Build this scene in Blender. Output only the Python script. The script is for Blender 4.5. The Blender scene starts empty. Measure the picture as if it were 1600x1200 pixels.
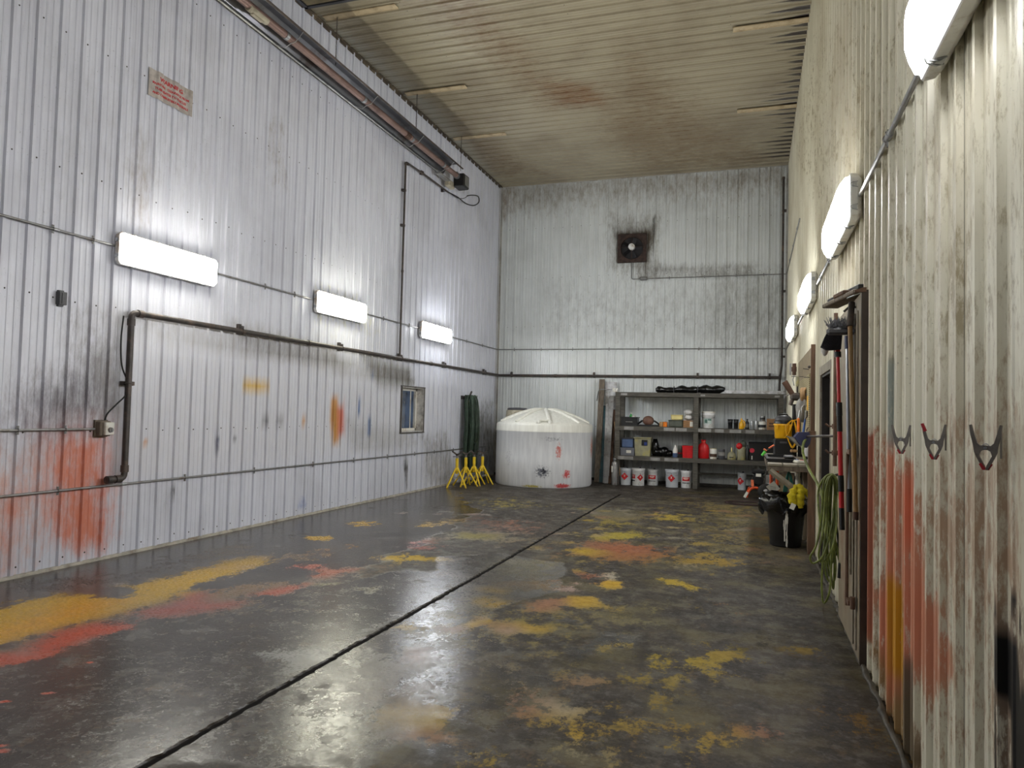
import bpy, bmesh, math, random
import numpy as np
from mathutils import Vector, Matrix
random.seed(7); rng=np.random.default_rng(7)
SC=bpy.context.scene; COL=SC.collection
# ------------------------------------------------------------ camera, world, exposure, lights out of view
f=1137.00; right=(0.949177,0.313766,0.024777); up=(-0.011121,-0.045241,0.998914); fwd=(-0.314546,0.948422,0.039452); cz=1.5671
cam=bpy.data.cameras.new('camera'); co=bpy.data.objects.new('camera',cam); COL.objects.link(co)
cam.sensor_width=36; cam.lens=f/1600*36; cam.clip_start=.05
co.matrix_world=Matrix(((right[0],up[0],-fwd[0],0),(right[1],up[1],-fwd[1],0),(right[2],up[2],-fwd[2],cz),(0,0,0,1)))
SC.camera=co
w=bpy.data.worlds.new('world'); SC.world=w; w.use_nodes=True
w.node_tree.nodes['Background'].inputs[0].default_value=(.7,.8,1,1); w.node_tree.nodes['Background'].inputs[1].default_value=.3
SC.view_settings.view_transform='Standard'; SC.view_settings.look='None'; SC.view_settings.gamma=1
SC.view_settings.use_curve_mapping=False; SC.view_settings.exposure=2.05
SC.cycles.use_denoising=True; SC.cycles.max_bounces=10; SC.cycles.diffuse_bounces=6; SC.cycles.glossy_bounces=4
SC.cycles.sample_clamp_indirect=8
LAMP=16.0          # strength of the wall lights' lenses
def area(loc,rot,sx,sy,power,col):
    l=bpy.data.lights.new('wall_light_behind',type='AREA'); l.shape='RECTANGLE'; l.size=sx; l.size_y=sy; l.energy=power; l.color=col
    o=bpy.data.objects.new('wall_light_behind',l); o.location=loc; o.rotation_euler=rot; COL.objects.link(o)
area((-5.98,2.8,3.12),(0,-math.pi/2,0),.33,1.4,LAMP*.9,(.93,.96,1))

# ------------------------------------------------------------ helpers
XL,XR,YB,YF,H=-6.177,.723,17.341,-2.6,7.334
def lin(c):
    c=[v/255 for v in c[:3]]
    return tuple(v/12.92 if v<=.04045 else ((v+.055)/1.055)**2.4 for v in c)+(1,)
def tag(o,label=None,cat=None,group=None,kind=None):
    if label: o['label']=label
    if cat: o['category']=cat
    if group: o['group']=group
    if kind: o['kind']=kind
    return o
def empty(name,loc=(0,0,0),rz=0,label=None,cat=None,group=None,kind=None):
    o=bpy.data.objects.new(name,None); o.location=loc; o.rotation_euler=(0,0,rz); o.empty_display_size=.1
    COL.objects.link(o); return tag(o,label,cat,group,kind)
def children(o): return [c for c in bpy.data.objects if c.parent==o]
def copy_tree(o,parent=None):
    c=o.copy(); COL.objects.link(c); c.parent=parent
    for ch in children(o): copy_tree(ch,c)
    return c
class MB:
    def __init__(s): s.v=[]; s.f=[]; s.m=[]; s.sm=[]
    def add(s,vs,fs,mi=0,sm=False):
        n=len(s.v); s.v+= [tuple(v) for v in vs]; s.f+=[tuple(i+n for i in q) for q in fs]; s.m+=[mi]*len(fs); s.sm+=[sm]*len(fs); return s
    def box(s,c,d,rz=0,ry=0,rx=0,mi=0,taper=1):
        M=Matrix.Translation(c)@Matrix.Rotation(rz,4,'Z')@Matrix.Rotation(ry,4,'Y')@Matrix.Rotation(rx,4,'X')
        vs=[]
        for z in (-.5,.5):
            t=taper if z>0 else 1
            for x,y in ((-.5,-.5),(.5,-.5),(.5,.5),(-.5,.5)): vs.append(M@Vector((x*d[0]*t,y*d[1]*t,z*d[2])))
        return s.add(vs,[(3,2,1,0),(4,5,6,7),(0,1,5,4),(1,2,6,5),(2,3,7,6),(3,0,4,7)],mi)
    def cbox(s,c,d,b=.008,rz=0,ry=0,rx=0,mi=0):   # box with chamfered vertical and top/bottom edges
        M=Matrix.Translation(c)@Matrix.Rotation(rz,4,'Z')@Matrix.Rotation(ry,4,'Y')@Matrix.Rotation(rx,4,'X')
        X,Y,Z=d[0]/2,d[1]/2,d[2]/2; b=min(b,X*.9,Y*.9,Z*.9)
        def ring(x,y,c,z): return [M@Vector(p) for p in ((x-c,-y,z),(x,-y+c,z),(x,y-c,z),(x-c,y,z),(-x+c,y,z),(-x,y-c,z),(-x,-y+c,z),(-x+c,-y,z))]
        rs=[ring(X-b,Y-b,b*.3,-Z),ring(X,Y,b,-Z+b),ring(X,Y,b,Z-b),ring(X-b,Y-b,b*.3,Z)]
        vs=sum(rs,[]); fs=[tuple(range(7,-1,-1)),tuple(range(24,32))]
        for k in range(3):
            for i in range(8): j=(i+1)%8; fs.append((k*8+i,k*8+j,(k+1)*8+j,(k+1)*8+i))
        return s.add(vs,fs,mi)
    def lathe(s,prof,c=(0,0,0),n=20,mi=0,M=None,sm=True):
        c=Vector(c); vs=[];fs=[]
        for r,z in prof:
            for i in range(n):
                a=2*math.pi*i/n; p=Vector((r*math.cos(a),r*math.sin(a),z)); vs.append((M@p if M else p)+c)
        k=len(prof)
        for j in range(k-1):
            for i in range(n): i2=(i+1)%n; fs.append((j*n+i,j*n+i2,(j+1)*n+i2,(j+1)*n+i))
        s.add(vs,fs,mi,sm)
        if prof[0][0]>1e-4: s.add(vs[:n],[tuple(range(n-1,-1,-1))],mi)
        if prof[-1][0]>1e-4: s.add(vs[-n:],[tuple(range(n))],mi)
        return s
    def cyl(s,a,b,r,r2=None,n=14,mi=0,sm=True):
        a=Vector(a);b=Vector(b); d=b-a; q=d.to_track_quat('Z','Y').to_matrix().to_4x4()
        return s.lathe([(r,0),(r if r2 is None else r2,d.length)],a,n,mi,q,sm)
    def tube(s,pts,r,n=8,mi=0,closed=False,cap=True):
        P=[Vector(p) for p in pts]; N=len(P); vs=[];fs=[]
        prev=None
        for i,p in enumerate(P):
            if closed: t=P[(i+1)%N]-P[i-1]
            else: t=P[min(i+1,N-1)]-P[max(i-1,0)]
            if t.length<1e-9: t=Vector((0,0,1))
            t.normalize()
            if prev is None:
                up_=Vector((0,0,1)) if abs(t.z)<.9 else Vector((1,0,0)); a=t.cross(up_).normalized()
            else:
                a=prev-t*prev.dot(t); a=a.normalized() if a.length>1e-6 else t.orthogonal().normalized()
            prev=a; b=t.cross(a); rr=r[i] if hasattr(r,'__len__') else r
            for k in range(n):
                th=2*math.pi*k/n; vs.append(p+a*(rr*math.cos(th))+b*(rr*math.sin(th)))
        for i in range(N if closed else N-1):
            j=(i+1)%N
            for k in range(n): k2=(k+1)%n; fs.append((i*n+k,i*n+k2,j*n+k2,j*n+k))
        s.add(vs,fs,mi,True)
        if not closed and cap: s.add(vs[:n],[tuple(range(n-1,-1,-1))],mi); s.add(vs[-n:],[tuple(range(n))],mi)
        return s
    def prism(s,out,depth,M,mi=0):     # outline in local XY, extruded along local Z by depth
        n=len(out); vs=[M@Vector((x,y,0)) for x,y in out]+[M@Vector((x,y,depth)) for x,y in out]
        return s.add(vs,[tuple(range(n-1,-1,-1)),tuple(range(n,2*n))]+[(i,(i+1)%n,n+(i+1)%n,n+i) for i in range(n)],mi)
    def sphere(s,c,r,n=12,mi=0,noise=0):
        if not hasattr(r,'__len__'): r=(r,r,r)
        vs=[];fs=[];k=n//2
        for j in range(k+1):
            ph=math.pi*j/k
            for i in range(n):
                th=2*math.pi*i/n; q=1+noise*(random.random()-.5) if 0<j<k else 1
                vs.append((c[0]+r[0]*q*math.sin(ph)*math.cos(th),c[1]+r[1]*q*math.sin(ph)*math.sin(th),c[2]-r[2]*q*math.cos(ph)))
        for j in range(k):
            for i in range(n): i2=(i+1)%n; fs.append((j*n+i,j*n+i2,(j+1)*n+i2,(j+1)*n+i))
        return s.add(vs,fs,mi,True)
    def build(s,name,mat,parent=None,origin=None):
        me=bpy.data.meshes.new(name)
        vs=s.v if origin is None else [(a-origin[0],b-origin[1],c-origin[2]) for a,b,c in s.v]
        me.from_pydata(vs,[],s.f); 
        for m_ in (mat if isinstance(mat,(list,tuple)) else [mat]): me.materials.append(m_)
        me.polygons.foreach_set('material_index',s.m); me.polygons.foreach_set('use_smooth',s.sm)
        bm=bmesh.new(); bm.from_mesh(me); bmesh.ops.recalc_face_normals(bm,faces=bm.faces); bm.to_mesh(me); bm.free()
        o=bpy.data.objects.new(name,me); COL.objects.link(o); o.parent=parent
        if origin is not None: o.location=origin
        return o
def smooth_path(pts,n=6,closed=False):
    P=[Vector(p) for p in pts]; N=len(P); out=[]
    rngi=range(N) if closed else range(N-1)
    for i in rngi:
        g=lambda k:P[k%N] if closed else P[max(0,min(N-1,k))]
        p0,p1,p2,p3=g(i-1),g(i),g(i+1),g(i+2)
        for k in range(n):
            t=k/n; out.append(.5*((2*p1)+(p2-p0)*t+(2*p0-5*p1+4*p2-p3)*t*t+(3*p1-p0-3*p2+p3)*t**3))
    if not closed: out.append(P[-1])
    return out
def elbow_path(pts,r=.06,n=4):      # polyline with rounded corners
    P=[Vector(p) for p in pts]; out=[P[0]]
    for i in range(1,len(P)-1):
        a=(P[i-1]-P[i]); b=(P[i+1]-P[i]); q=min(r,a.length*.45,b.length*.45); a=P[i]+a.normalized()*q; b=P[i]+b.normalized()*q
        for k in range(n+1):
            t=k/n; out.append(a*(1-t)**2+P[i]*2*t*(1-t)+b*t*t)
    out.append(P[-1]); return out

# ------------------------------------------------------------ materials
class NT:
    def __init__(s,name):
        s.m=bpy.data.materials.new(name); s.m.use_nodes=True; s.t=s.m.node_tree; s.b=s.t.nodes['Principled BSDF']
    def n(s,typ,**k):
        o=s.t.nodes.new('ShaderNode'+typ)
        for a,v in k.items():
            if a.startswith('i_'):
                o.inputs[int(a[2:])].default_value=v
            else: setattr(o,a,v)
        return o
    def l(s,a,b): s.t.links.new(a,b)
    def noise(s,scale,detail=4,vec=None,rough=.55,out='Fac'):
        o=s.n('TexNoise'); o.inputs['Scale'].default_value=scale; o.inputs['Detail'].default_value=detail; o.inputs['Roughness'].default_value=rough
        if vec is not None: s.l(vec,o.inputs['Vector'])
        return o.outputs[out]
    def mapping(s,src,scale):
        o=s.n('Mapping'); o.inputs['Scale'].default_value=scale; s.l(src,o.inputs['Vector']); return o.outputs[0]
    def coord(s,k='Object'): return s.n('TexCoord').outputs[k]
    def math(s,op,a,b=None,c=None,clamp=False):
        o=s.n('Math',operation=op); o.use_clamp=clamp
        for i,v in enumerate((a,b,c)):
            if v is None: continue
            if isinstance(v,(int,float)): o.inputs[i].default_value=v
            else: s.l(v,o.inputs[i])
        return o.outputs[0]
    def ramp(s,v,a,b,c=0,d=1):
        o=s.n('MapRange'); o.clamp=True; o.interpolation_type='SMOOTHSTEP'
        for i,x in zip((1,2,3,4),(a,b,c,d)):
            if isinstance(x,(int,float)): o.inputs[i].default_value=x
            else: s.l(x,o.inputs[i])
        s.l(v,o.inputs[0]); return o.outputs[0]
    def mix(s,fac,a,b,mode='MIX'):
        o=s.n('Mix',data_type='RGBA',blend_type=mode)
        for i,v in ((0,fac),(6,a),(7,b)):
            if isinstance(v,(int,float)): o.inputs[i].default_value=v
            elif isinstance(v,tuple): o.inputs[i].default_value=v
            else: s.l(v,o.inputs[i])
        return o.outputs[2]
    def bump(s,h,strength=.3,dist=.01):
        o=s.n('Bump'); o.inputs['Strength'].default_value=strength; o.inputs['Distance'].default_value=dist
        s.l(h,o.inputs['Height']); s.l(o.outputs[0],s.b.inputs['Normal'])
def mat(name,rgb,rough=.5,metal=0,var=.18,scale=9,bump=0,dirt=None,spec=.5,stretch=None):
    t=NT(name); c=lin(rgb); v=t.coord()
    if stretch: v=t.mapping(v,stretch)
    n=t.noise(scale,4,v)
    dk=tuple(x*(1-var*1.6) for x in c[:3])+(1,); lt=tuple(min(1,x*(1+var*.8)) for x in c[:3])+(1,)
    col=t.mix(t.ramp(n,.3,.7),dk,lt)
    if dirt:
        n2=t.noise(scale*.6,6,v,.7); col=t.mix(t.math('MULTIPLY',t.ramp(n2,.5,.68),.75),col,lin(dirt))
    t.l(col,t.b.inputs['Base Color']); t.b.inputs['Roughness'].default_value=rough; t.b.inputs['Metallic'].default_value=metal
    t.b.inputs['Specular IOR Level'].default_value=spec
    if bump: t.bump(t.noise(scale*3,5,v),bump,.005)
    return t.m
M={}
def defm(k,*a,**kw): M[k]=mat(k,*a,**kw)
defm('black_iron',(74,68,65),.5,.3,dirt=(110,92,80)); defm('galv',(150,150,150),.38,.7,var=.1,dirt=(120,105,92))
defm('rusty',(92,66,52),.7,.2,dirt=(60,45,38)); defm('white_plastic',(228,226,218),.4,dirt=(170,150,120),var=.05)
defm('cream_body',(232,232,230),.45,dirt=(150,125,95),var=.06); defm('black_plastic',(22,22,24),.4,var=.1)
defm('black_rubber',(20,20,20),.6); defm('yellow_steel',(236,200,40),.42,var=.1,dirt=(160,130,50))
defm('dark_green_hose',(58,76,60),.45,var=.3); defm('lime_hose',(122,132,66),.45,var=.3,dirt=(60,66,40))
defm('shelf_wood',(88,84,76),.7,var=.2,scale=6,dirt=(60,56,50),stretch=(1,6,6)); defm('tape',(150,148,145),.6)
defm('grey_wood',(120,108,94),.75,var=.25,scale=6,stretch=(6,6,.6),dirt=(80,70,60)); defm('brown_wood',(108,82,64),.7,var=.25,scale=5,stretch=(6,6,.6),dirt=(80,58,42))
defm('tan_wood',(176,140,98),.65,var=.2,scale=5,stretch=(6,6,.6)); defm('teal_paint',(50,84,92),.55,dirt=(90,90,84)); defm('alu',(176,176,176),.35,.6,var=.12,dirt=(120,110,100))
defm('white_board',(205,205,208),.5,dirt=(120,112,100)); defm('rust_angle',(110,84,68),.7,.2,dirt=(70,50,40))
defm('bucket_white',(226,226,226),.35,var=.04,dirt=(180,178,175)); defm('bucket_grey',(196,200,206),.35,var=.05)
defm('red_print',(196,32,38),.5,var=.05); defm('dark_print',(40,40,44),.5,var=.05); defm('paper',(226,224,214),.7,var=.04)
defm('red_plastic',(208,26,32),.4,var=.08); defm('blue_plastic',(78,98,134),.4,var=.08); defm('grey_plastic',(112,114,122),.5,var=.08)
defm('tote_tan',(150,146,118),.5,var=.1,dirt=(175,160,70)); defm('yellow_plastic',(238,178,20),.35,var=.06); defm('pale_yellow',(222,206,140),.5,var=.06)
defm('carton',(150,112,76),.8,var=.12); defm('rag_white',(215,212,208),.9,var=.06,bump=.6,scale=20); defm('steel',(170,172,175),.3,.8,var=.08)
defm('dark_grey',(70,70,74),.45,var=.1); defm('orange_paint',(222,84,36),.4,var=.08,dirt=(120,60,40)); defm('bag_black',(9,9,10),.2,var=.1,bump=.8,scale=14)
defm('yellow_cloth',(196,178,26),.9,var=.15,bump=.8,scale=26); defm('tan_board',(150,134,106),.6,var=.1,dirt=(110,96,78)); defm('olive',(84,88,78),.5)
defm('brown_leather',(112,80,66),.6); defm('green_plastic',(60,170,80),.4); defm('lime',(110,220,90),.4); defm('orange_tip',(240,130,90),.4)
defm('navy',(52,56,92),.5,var=.1); defm('amber',(240,130,30),.4); defm('blue_tool',(50,90,160),.4); defm('beige_strip',(186,168,136),.6,var=.08,dirt=(150,130,100))
defm('door_tan',(142,130,110),.45,var=.12,dirt=(120,80,58),scale=4); defm('door_dark',(62,58,56),.4,var=.1); defm('door_edge',(64,52,44),.6,var=.15)
defm('trim_light',(150,142,126),.5,var=.1,dirt=(110,90,70)); defm('teal_cord',(24,96,84),.5); defm('bristle',(30,28,34),.9,var=.2,bump=.8,scale=40)
defm('tube_pink',(146,120,112),.4,.5,var=.12,dirt=(100,80,76),scale=4); defm('reflector',(120,120,124),.28,.85,var=.1,dirt=(70,58,50),scale=3); defm('reflector_out',(62,52,46),.5,.4,dirt=(90,72,60),scale=3)
defm('fan_rust',(66,50,44),.75,.2,var=.3,dirt=(34,26,24),scale=14); defm('fan_black',(24,23,28),.5,var=.15); defm('beige_plastic',(176,168,148),.5,var=.1,dirt=(120,110,90))
defm('red_pole',(200,38,44),.35,var=.06); defm('grey_pole',(160,163,170),.3,.4,var=.08); defm('handle_wood',(140,108,62),.5,var=.2,stretch=(6,6,.6))
defm('concrete_dark',(70,64,54),.5,var=.3,bump=.6); defm('sky_rag',(215,215,220),.8)
t=NT('window_glass'); t.b.inputs['Base Color'].default_value=lin((52,68,92)); t.b.inputs['Roughness'].default_value=.06; t.b.inputs['Specular IOR Level'].default_value=.8
t.l(t.mix(t.ramp(t.noise(3,2,t.coord()),.3,.7),lin((44,58,80)),lin((74,96,130))),t.b.inputs['Base Color']); M['window_glass']=t.m
def lens_mat(name,col,k=1):
    t=NT(name); t.b.inputs['Base Color'].default_value=(.9,.9,.9,1); t.b.inputs['Roughness'].default_value=.35
    n=t.ramp(t.noise(4,3,t.coord()),.2,.8,.85,1.1)
    t.b.inputs['Emission Color'].default_value=col+(1,); t.l(t.math('MULTIPLY',n,LAMP*k),t.b.inputs['Emission Strength']); return t.m
M['lens_rim']=lens_mat('lens_rim',(1,.98,.92),.28)
M['lens_warm']=lens_mat('lens_warm',(1,.97,.86)); M['lens_yellow']=lens_mat('lens_yellow',(1,.98,.78)); M['lens_cool']=lens_mat('lens_cool',(.92,.96,1)); M['lens_right']=lens_mat('lens_right',(.95,.97,1))
# pegboard: rows of small holes are flat print at this distance
t=NT('pegboard'); v=t.n('TexVoronoi'); v.feature='F1'; v.inputs['Scale'].default_value=40; v.inputs['Randomness'].default_value=0; t.l(t.coord(),v.inputs['Vector'])
t.l(t.mix(t.ramp(v.outputs['Distance'],.16,.22),lin((60,54,44)),lin((172,160,124))),t.b.inputs['Base Color']); t.b.inputs['Roughness'].default_value=.7; M['pegboard']=t.m
# translucent-looking poly tank, grey where the liquid stands behind the wall
t=NT('tank_poly'); oc=t.coord(); sx=t.n('SeparateXYZ'); t.l(oc,sx.inputs[0])
streak=t.noise(3,5,t.mapping(oc,(6,6,.7))); level=t.ramp(sx.outputs[2],1.165,1.185)
body=t.mix(t.ramp(streak,.35,.7),lin((212,213,216)),lin((226,227,229))); topc=t.mix(t.ramp(streak,.3,.7),lin((218,216,206)),lin((232,231,222)))
col=t.mix(level,body,topc)
def blobn(c,r,soft=.5):
    o=t.n('VectorMath',operation='DISTANCE'); m_=t.mapping(oc,tuple(1/x for x in r)); t.l(m_,o.inputs[0]); o.inputs[1].default_value=tuple(a/b for a,b in zip(c,r))
    return t.ramp(o.outputs['Value'],1,1-soft)
fine=t.noise(26,5,oc,.7)
for c,r,cc,k in (((.27,-1.03,.34),(.34,.4,.26),(92,94,106),.8),((.3,-1.0,.36),(.1,.3,.12),(50,50,60),1),((.58,-.91,.78),(.14,.3,.36),(206,120,112),.8),((.66,-.85,.05),(.36,.4,.1),(206,84,84),1),((.73,-.79,.3),(.16,.25,.2),(206,84,84),.9),((1.04,.1,.85),(.16,.4,.55),(206,130,110),.9),((.05,-1.07,.03),(.45,.3,.06),(196,180,90),.9),((.45,-.97,1.03),(.5,.4,.12),(150,150,158),.6),((-.5,-.9,.6),(.3,.5,.5),(170,172,180),.5)):
    m_=t.math('MULTIPLY',blobn(c,r,1),k); fac=t.ramp(fine,t.math('SUBTRACT',.68,t.math('MULTIPLY',m_,.5)),t.math('SUBTRACT',.93,t.math('MULTIPLY',m_,.5)))
    col=t.mix(t.math('MULTIPLY',fac,t.math('MINIMUM',t.math('MULTIPLY',m_,2),1)),col,lin(cc))
t.l(col,t.b.inputs['Base Color']); t.b.inputs['Roughness'].default_value=.42; M['tank_poly']=t.m

def metal_sheet(name,base,dark,speck,axis,grime=.35,rough=.38,streaky=.5,edge=.46,fine_=0.0):
    # painted steel sheet: fine streaks along the sheet, grime speckle, plus the overspray and lamp glow painted on it (attribute "stain")
    t=NT(name); oc=t.coord()
    st=(9,9,.35) if axis=='z' else (.35,9,9)
    a=t.ramp(t.noise(2.2,5,t.mapping(oc,st),.6),.35,.72)
    big=t.ramp(t.noise(.7,5,oc,.62),.42,.7)
    col=t.mix(t.math('MULTIPLY',a,streaky),lin(base),lin(dark))
    col=t.mix(t.math('MULTIPLY',big,grime),col,lin(speck))
    sp=t.ramp(t.noise(38,3,oc,.75),.64,.72); col=t.mix(t.math('MULTIPLY',t.math('MULTIPLY',sp,t.ramp(t.noise(1.1,3,oc),.4,.6)),.45),col,lin(tuple(x*.45 for x in speck)))
    at=t.n('Attribute',attribute_name='stain'); al=at.outputs['Alpha']
    n1=t.noise(7,7,t.mapping(oc,(1.8,1.8,.7) if axis=='z' else (.7,1.8,1.8)),.72); n1=t.math('ADD',t.math('MULTIPLY',t.math('SUBTRACT',n1,.5),1.5),.5)
    if fine_:
        nf=t.math('MULTIPLY',t.math('SUBTRACT',t.noise(30,6,t.mapping(oc,(2,2,.5)),.75),.5),fine_*3); n1=t.math('ADD',n1,nf)
    inv=t.math('SUBTRACT',1,al); fac=t.ramp(n1,t.math('SUBTRACT',inv,edge),t.math('ADD',inv,edge))
    fac=t.math('MULTIPLY',fac,t.ramp(al,0,.12))
    col=t.mix(fac,col,at.outputs['Color'])
    t.l(col,t.b.inputs['Base Color']); t.b.inputs['Roughness'].default_value=rough; t.b.inputs['Specular IOR Level'].default_value=.6
    t.bump(t.noise(6,3,oc),.12,.01); return t.m
M['wall_left']=metal_sheet('sheet_left',(222,224,234),(190,191,204),(160,160,168),'z',.3,.34)
M['wall_back']=metal_sheet('sheet_back',(222,226,226),(200,204,204),(162,164,160),'z',.35,.3,.5)
M['wall_right']=metal_sheet('sheet_right',(226,222,204),(204,198,176),(178,166,138),'z',.5,.42,.7,.16,.45)
M['ceiling']=metal_sheet('sheet_ceiling',(160,151,128),(134,124,104),(112,98,78),'x',.5,.36,.6)
M['screw']=mat('screw',(70,66,62),.5,.3)

# ------------------------------------------------------------ stains (paint and dirt on the sheets and the slab, plus a painted lamp glow)
def sdf(P,Q):
    P=np.asarray(P,float); Q=np.asarray(Q,float); d=np.full(len(P),1e9); ins=np.zeros(len(P),bool); n=len(Q)
    for i in range(n):
        a,b=Q[i],Q[(i+1)%n]; e=b-a; w_=P-a; t_=np.clip((w_@e)/max(e@e,1e-12),0,1); q=w_-t_[:,None]*e; d=np.minimum(d,(q**2).sum(1))
        c=((a[1]>P[:,1])!=(b[1]>P[:,1])); 
        with np.errstate(divide='ignore',invalid='ignore'): xx=(b[0]-a[0])*(P[:,1]-a[1])/(b[1]-a[1]+1e-12)+a[0]
        ins^=(c&(P[:,0]<xx))
    return np.where(ins,1,-1)*np.sqrt(d)
def blob(cx,cy,rx,ry,n=14,ang=0):
    return [(cx+rx*math.cos(t)*math.cos(ang)-ry*math.sin(t)*math.sin(ang),cy+rx*math.cos(t)*math.sin(ang)+ry*math.sin(t)*math.cos(ang)) for t in [2*math.pi*i/n for i in range(n)]]
def paint(P,layers,base):
    c=np.tile(np.array(lin(base)[:3]),(len(P),1)); al=np.zeros(len(P))
    for poly,col,a,soft in layers:
        Q=np.array(poly); m_=soft*1.2; near=((P>Q.min(0)-m_)&(P<Q.max(0)+m_)).all(1)
        if not near.any(): continue
        s=sdf(P[near],poly); k=np.clip((s+soft)/(2*soft),0,1); k=k*k*(3-2*k)*a
        A=al[near]; o=k+A*(1-k); w_=np.where(o>1e-6,k/np.maximum(o,1e-6),0)[:,None]
        c[near]=c[near]*(1-w_)+np.array(lin(col)[:3])*w_; al[near]=o
    return np.hstack([c,al[:,None]])
REDL=(208,126,102); ORGL=(206,150,130); RED=(212,108,76); ORG=(210,132,102); YEL=(214,170,24); GRY=(112,110,114); BLK=(14,13,13); DKB=(86,72,56); WHT=(216,216,222); BLU=(66,98,150); RUST=(150,96,66); OLV=(120,112,86)
ST_L=[([(5.497,2.571),(7.933,2.695),(12.432,2.546),(12.547,0.85),(5.829,0.715),(5.835,2.027)],WHT,.55,.3),
 ([(5.055,1.195),(5.28,1.322),(5.68,1.292),(5.78,0.46),(5.744,0.144),(5.487,0.111),(5.202,0.291),(5.051,0.666)],REDL,.72,.32),([(5.222,0.528),(5.605,0.608),(5.74,0.209),(5.414,0.161),(5.215,0.289)],REDL,.6,.2),
 ([(5.128,1.043),(5.577,1.116),(5.668,0.824),(5.173,0.82)],REDL,.5,.18),([(4.5,1.048),(4.962,1.139),(5.058,0.548),(4.84,0.008),(4.553,0.039)],ORGL,.5,.32),([(4.629,0.71),(4.772,0.723),(4.762,0.359),(4.65,0.321)],REDL,.5,.12),
 ([(4.575,1.706),(5.606,1.944),(5.707,1.498),(4.959,1.197),(4.602,1.208)],(120,112,122),.48,.3),([(4.928,1.78),(5.533,1.908),(5.674,1.401),(5.079,1.342)],GRY,.5,.25),
 ([(5.528,2.002),(5.749,2.151),(5.801,1.499),(5.634,1.433)],(130,126,126),.6,.15),
 ([(5.858,2.48),(8.216,2.404),(12.454,2.232),(12.465,2.063),(10.174,2.164),(7.961,2.228),(5.865,2.348)],(110,106,100),.5,.14),
 ([(5.081,2.507),(5.742,2.543),(5.772,2.022),(5.693,1.756),(5.244,1.98)],(140,136,138),.45,.2),([(7.331,2.617),(9.777,2.536),(10.174,2.164),(7.702,2.337)],(116,110,104),.45,.12),([(10.55,2.504),(12.445,2.365),(12.745,2.014),(11.229,2.007)],(104,100,92),.7,.12),
 ([(7.73,1.873),(7.958,1.85),(8.26,1.898),(8.25,1.838),(7.961,1.8),(7.733,1.824)],YEL,.85,.035),
 ([(9.791,1.744),(9.935,1.768),(10.048,1.449),(10.018,1.047),(9.853,1.052),(9.777,1.398)],(206,140,40),.85,.08),([(9.949,1.548),(10.15,1.632),(10.178,1.195),(10.012,1.147)],(206,96,66),.75,.1),([(9.815,1.646),(9.924,1.648),(9.944,1.049),(9.895,0.951)],(170,120,30),.7,.05),
 ([(10.581,1.693),(10.664,1.695),(10.657,1.482),(10.575,1.471)],BLU,.9,.04),([(10.937,1.398),(11.002,1.398),(10.999,1.104),(10.933,1.127)],BLU,.8,.04),([(10.996,2.16),(11.062,2.164),(11.064,2.131),(10.998,2.127)],BLU,.8,.03),
 ([(8.143,1.382),(8.25,1.382),(8.256,1.288),(8.148,1.289)],(60,56,70),.8,.05),([(8.444,1.373),(8.573,1.373),(8.565,1.267),(8.465,1.268)],(60,56,70),.8,.05),([(7.256,1.206),(7.312,1.205),(7.315,0.956),(7.281,0.973)],(60,66,100),.75,.04),([(7.577,1.199),(7.648,1.198),(7.639,1.15),(7.579,1.151)],(50,50,70),.8,.03),
 ([(6.592,0.647),(6.631,0.644),(6.635,0.572),(6.587,0.577)],(50,50,60),.8,.04),([(7.302,0.415),(7.484,0.396),(7.488,0.333),(7.306,0.353)],(60,60,70),.5,.05),([(6.474,0.587),(6.556,0.615),(6.565,0.472),(6.492,0.445)],(150,150,158),.6,.08),
 ([(6.148,1.169),(6.208,1.174),(6.21,1.153),(6.149,1.148)],(200,130,40),.8,.03),([(9.052,1.427),(9.133,1.408),(9.089,1.352),(9.04,1.371)],(200,140,60),.8,.03),
 ([(5.844,4.033),(5.969,4.35),(6.111,3.982),(6.056,3.412),(5.919,3.446)],(150,138,128),.4,.2),([(7.967,5.428),(8.304,5.564),(8.51,4.56),(8.161,4.456)],(140,130,118),.35,.2),
 ([(13.096,1.081),(14.359,1.19),(14.869,-0.009),(13.17,0.007)],(140,138,136),.5,.2),([(15.047,1.609),(17.22,1.956),(17.37,-0.01),(15.161,0.037)],(110,108,104),.55,.3),
 ([(10.223,1.398),(13.096,1.081),(12.83,0.765),(10.453,0.868)],(150,148,146),.35,.12),([(12.296,0.622),(12.509,0.61),(12.495,0.033),(12.441,0.038)],(70,66,64),.7,.04),([(9.0,0.253),(9.235,0.275),(9.247,0.088),(9.026,0.068)],(120,140,190),.5,.06),
 ([(9.291,3.349),(10.496,3.343),(11.171,2.891),(9.321,2.874)],(206,200,120),.35,.25),  # yellow glow under the middle light, painted into the sheet colour
 ([(5.026,4.735),(7.021,5.989),(7.129,4.147),(4.849,3.231)],(186,186,192),.25,.6)]
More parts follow.
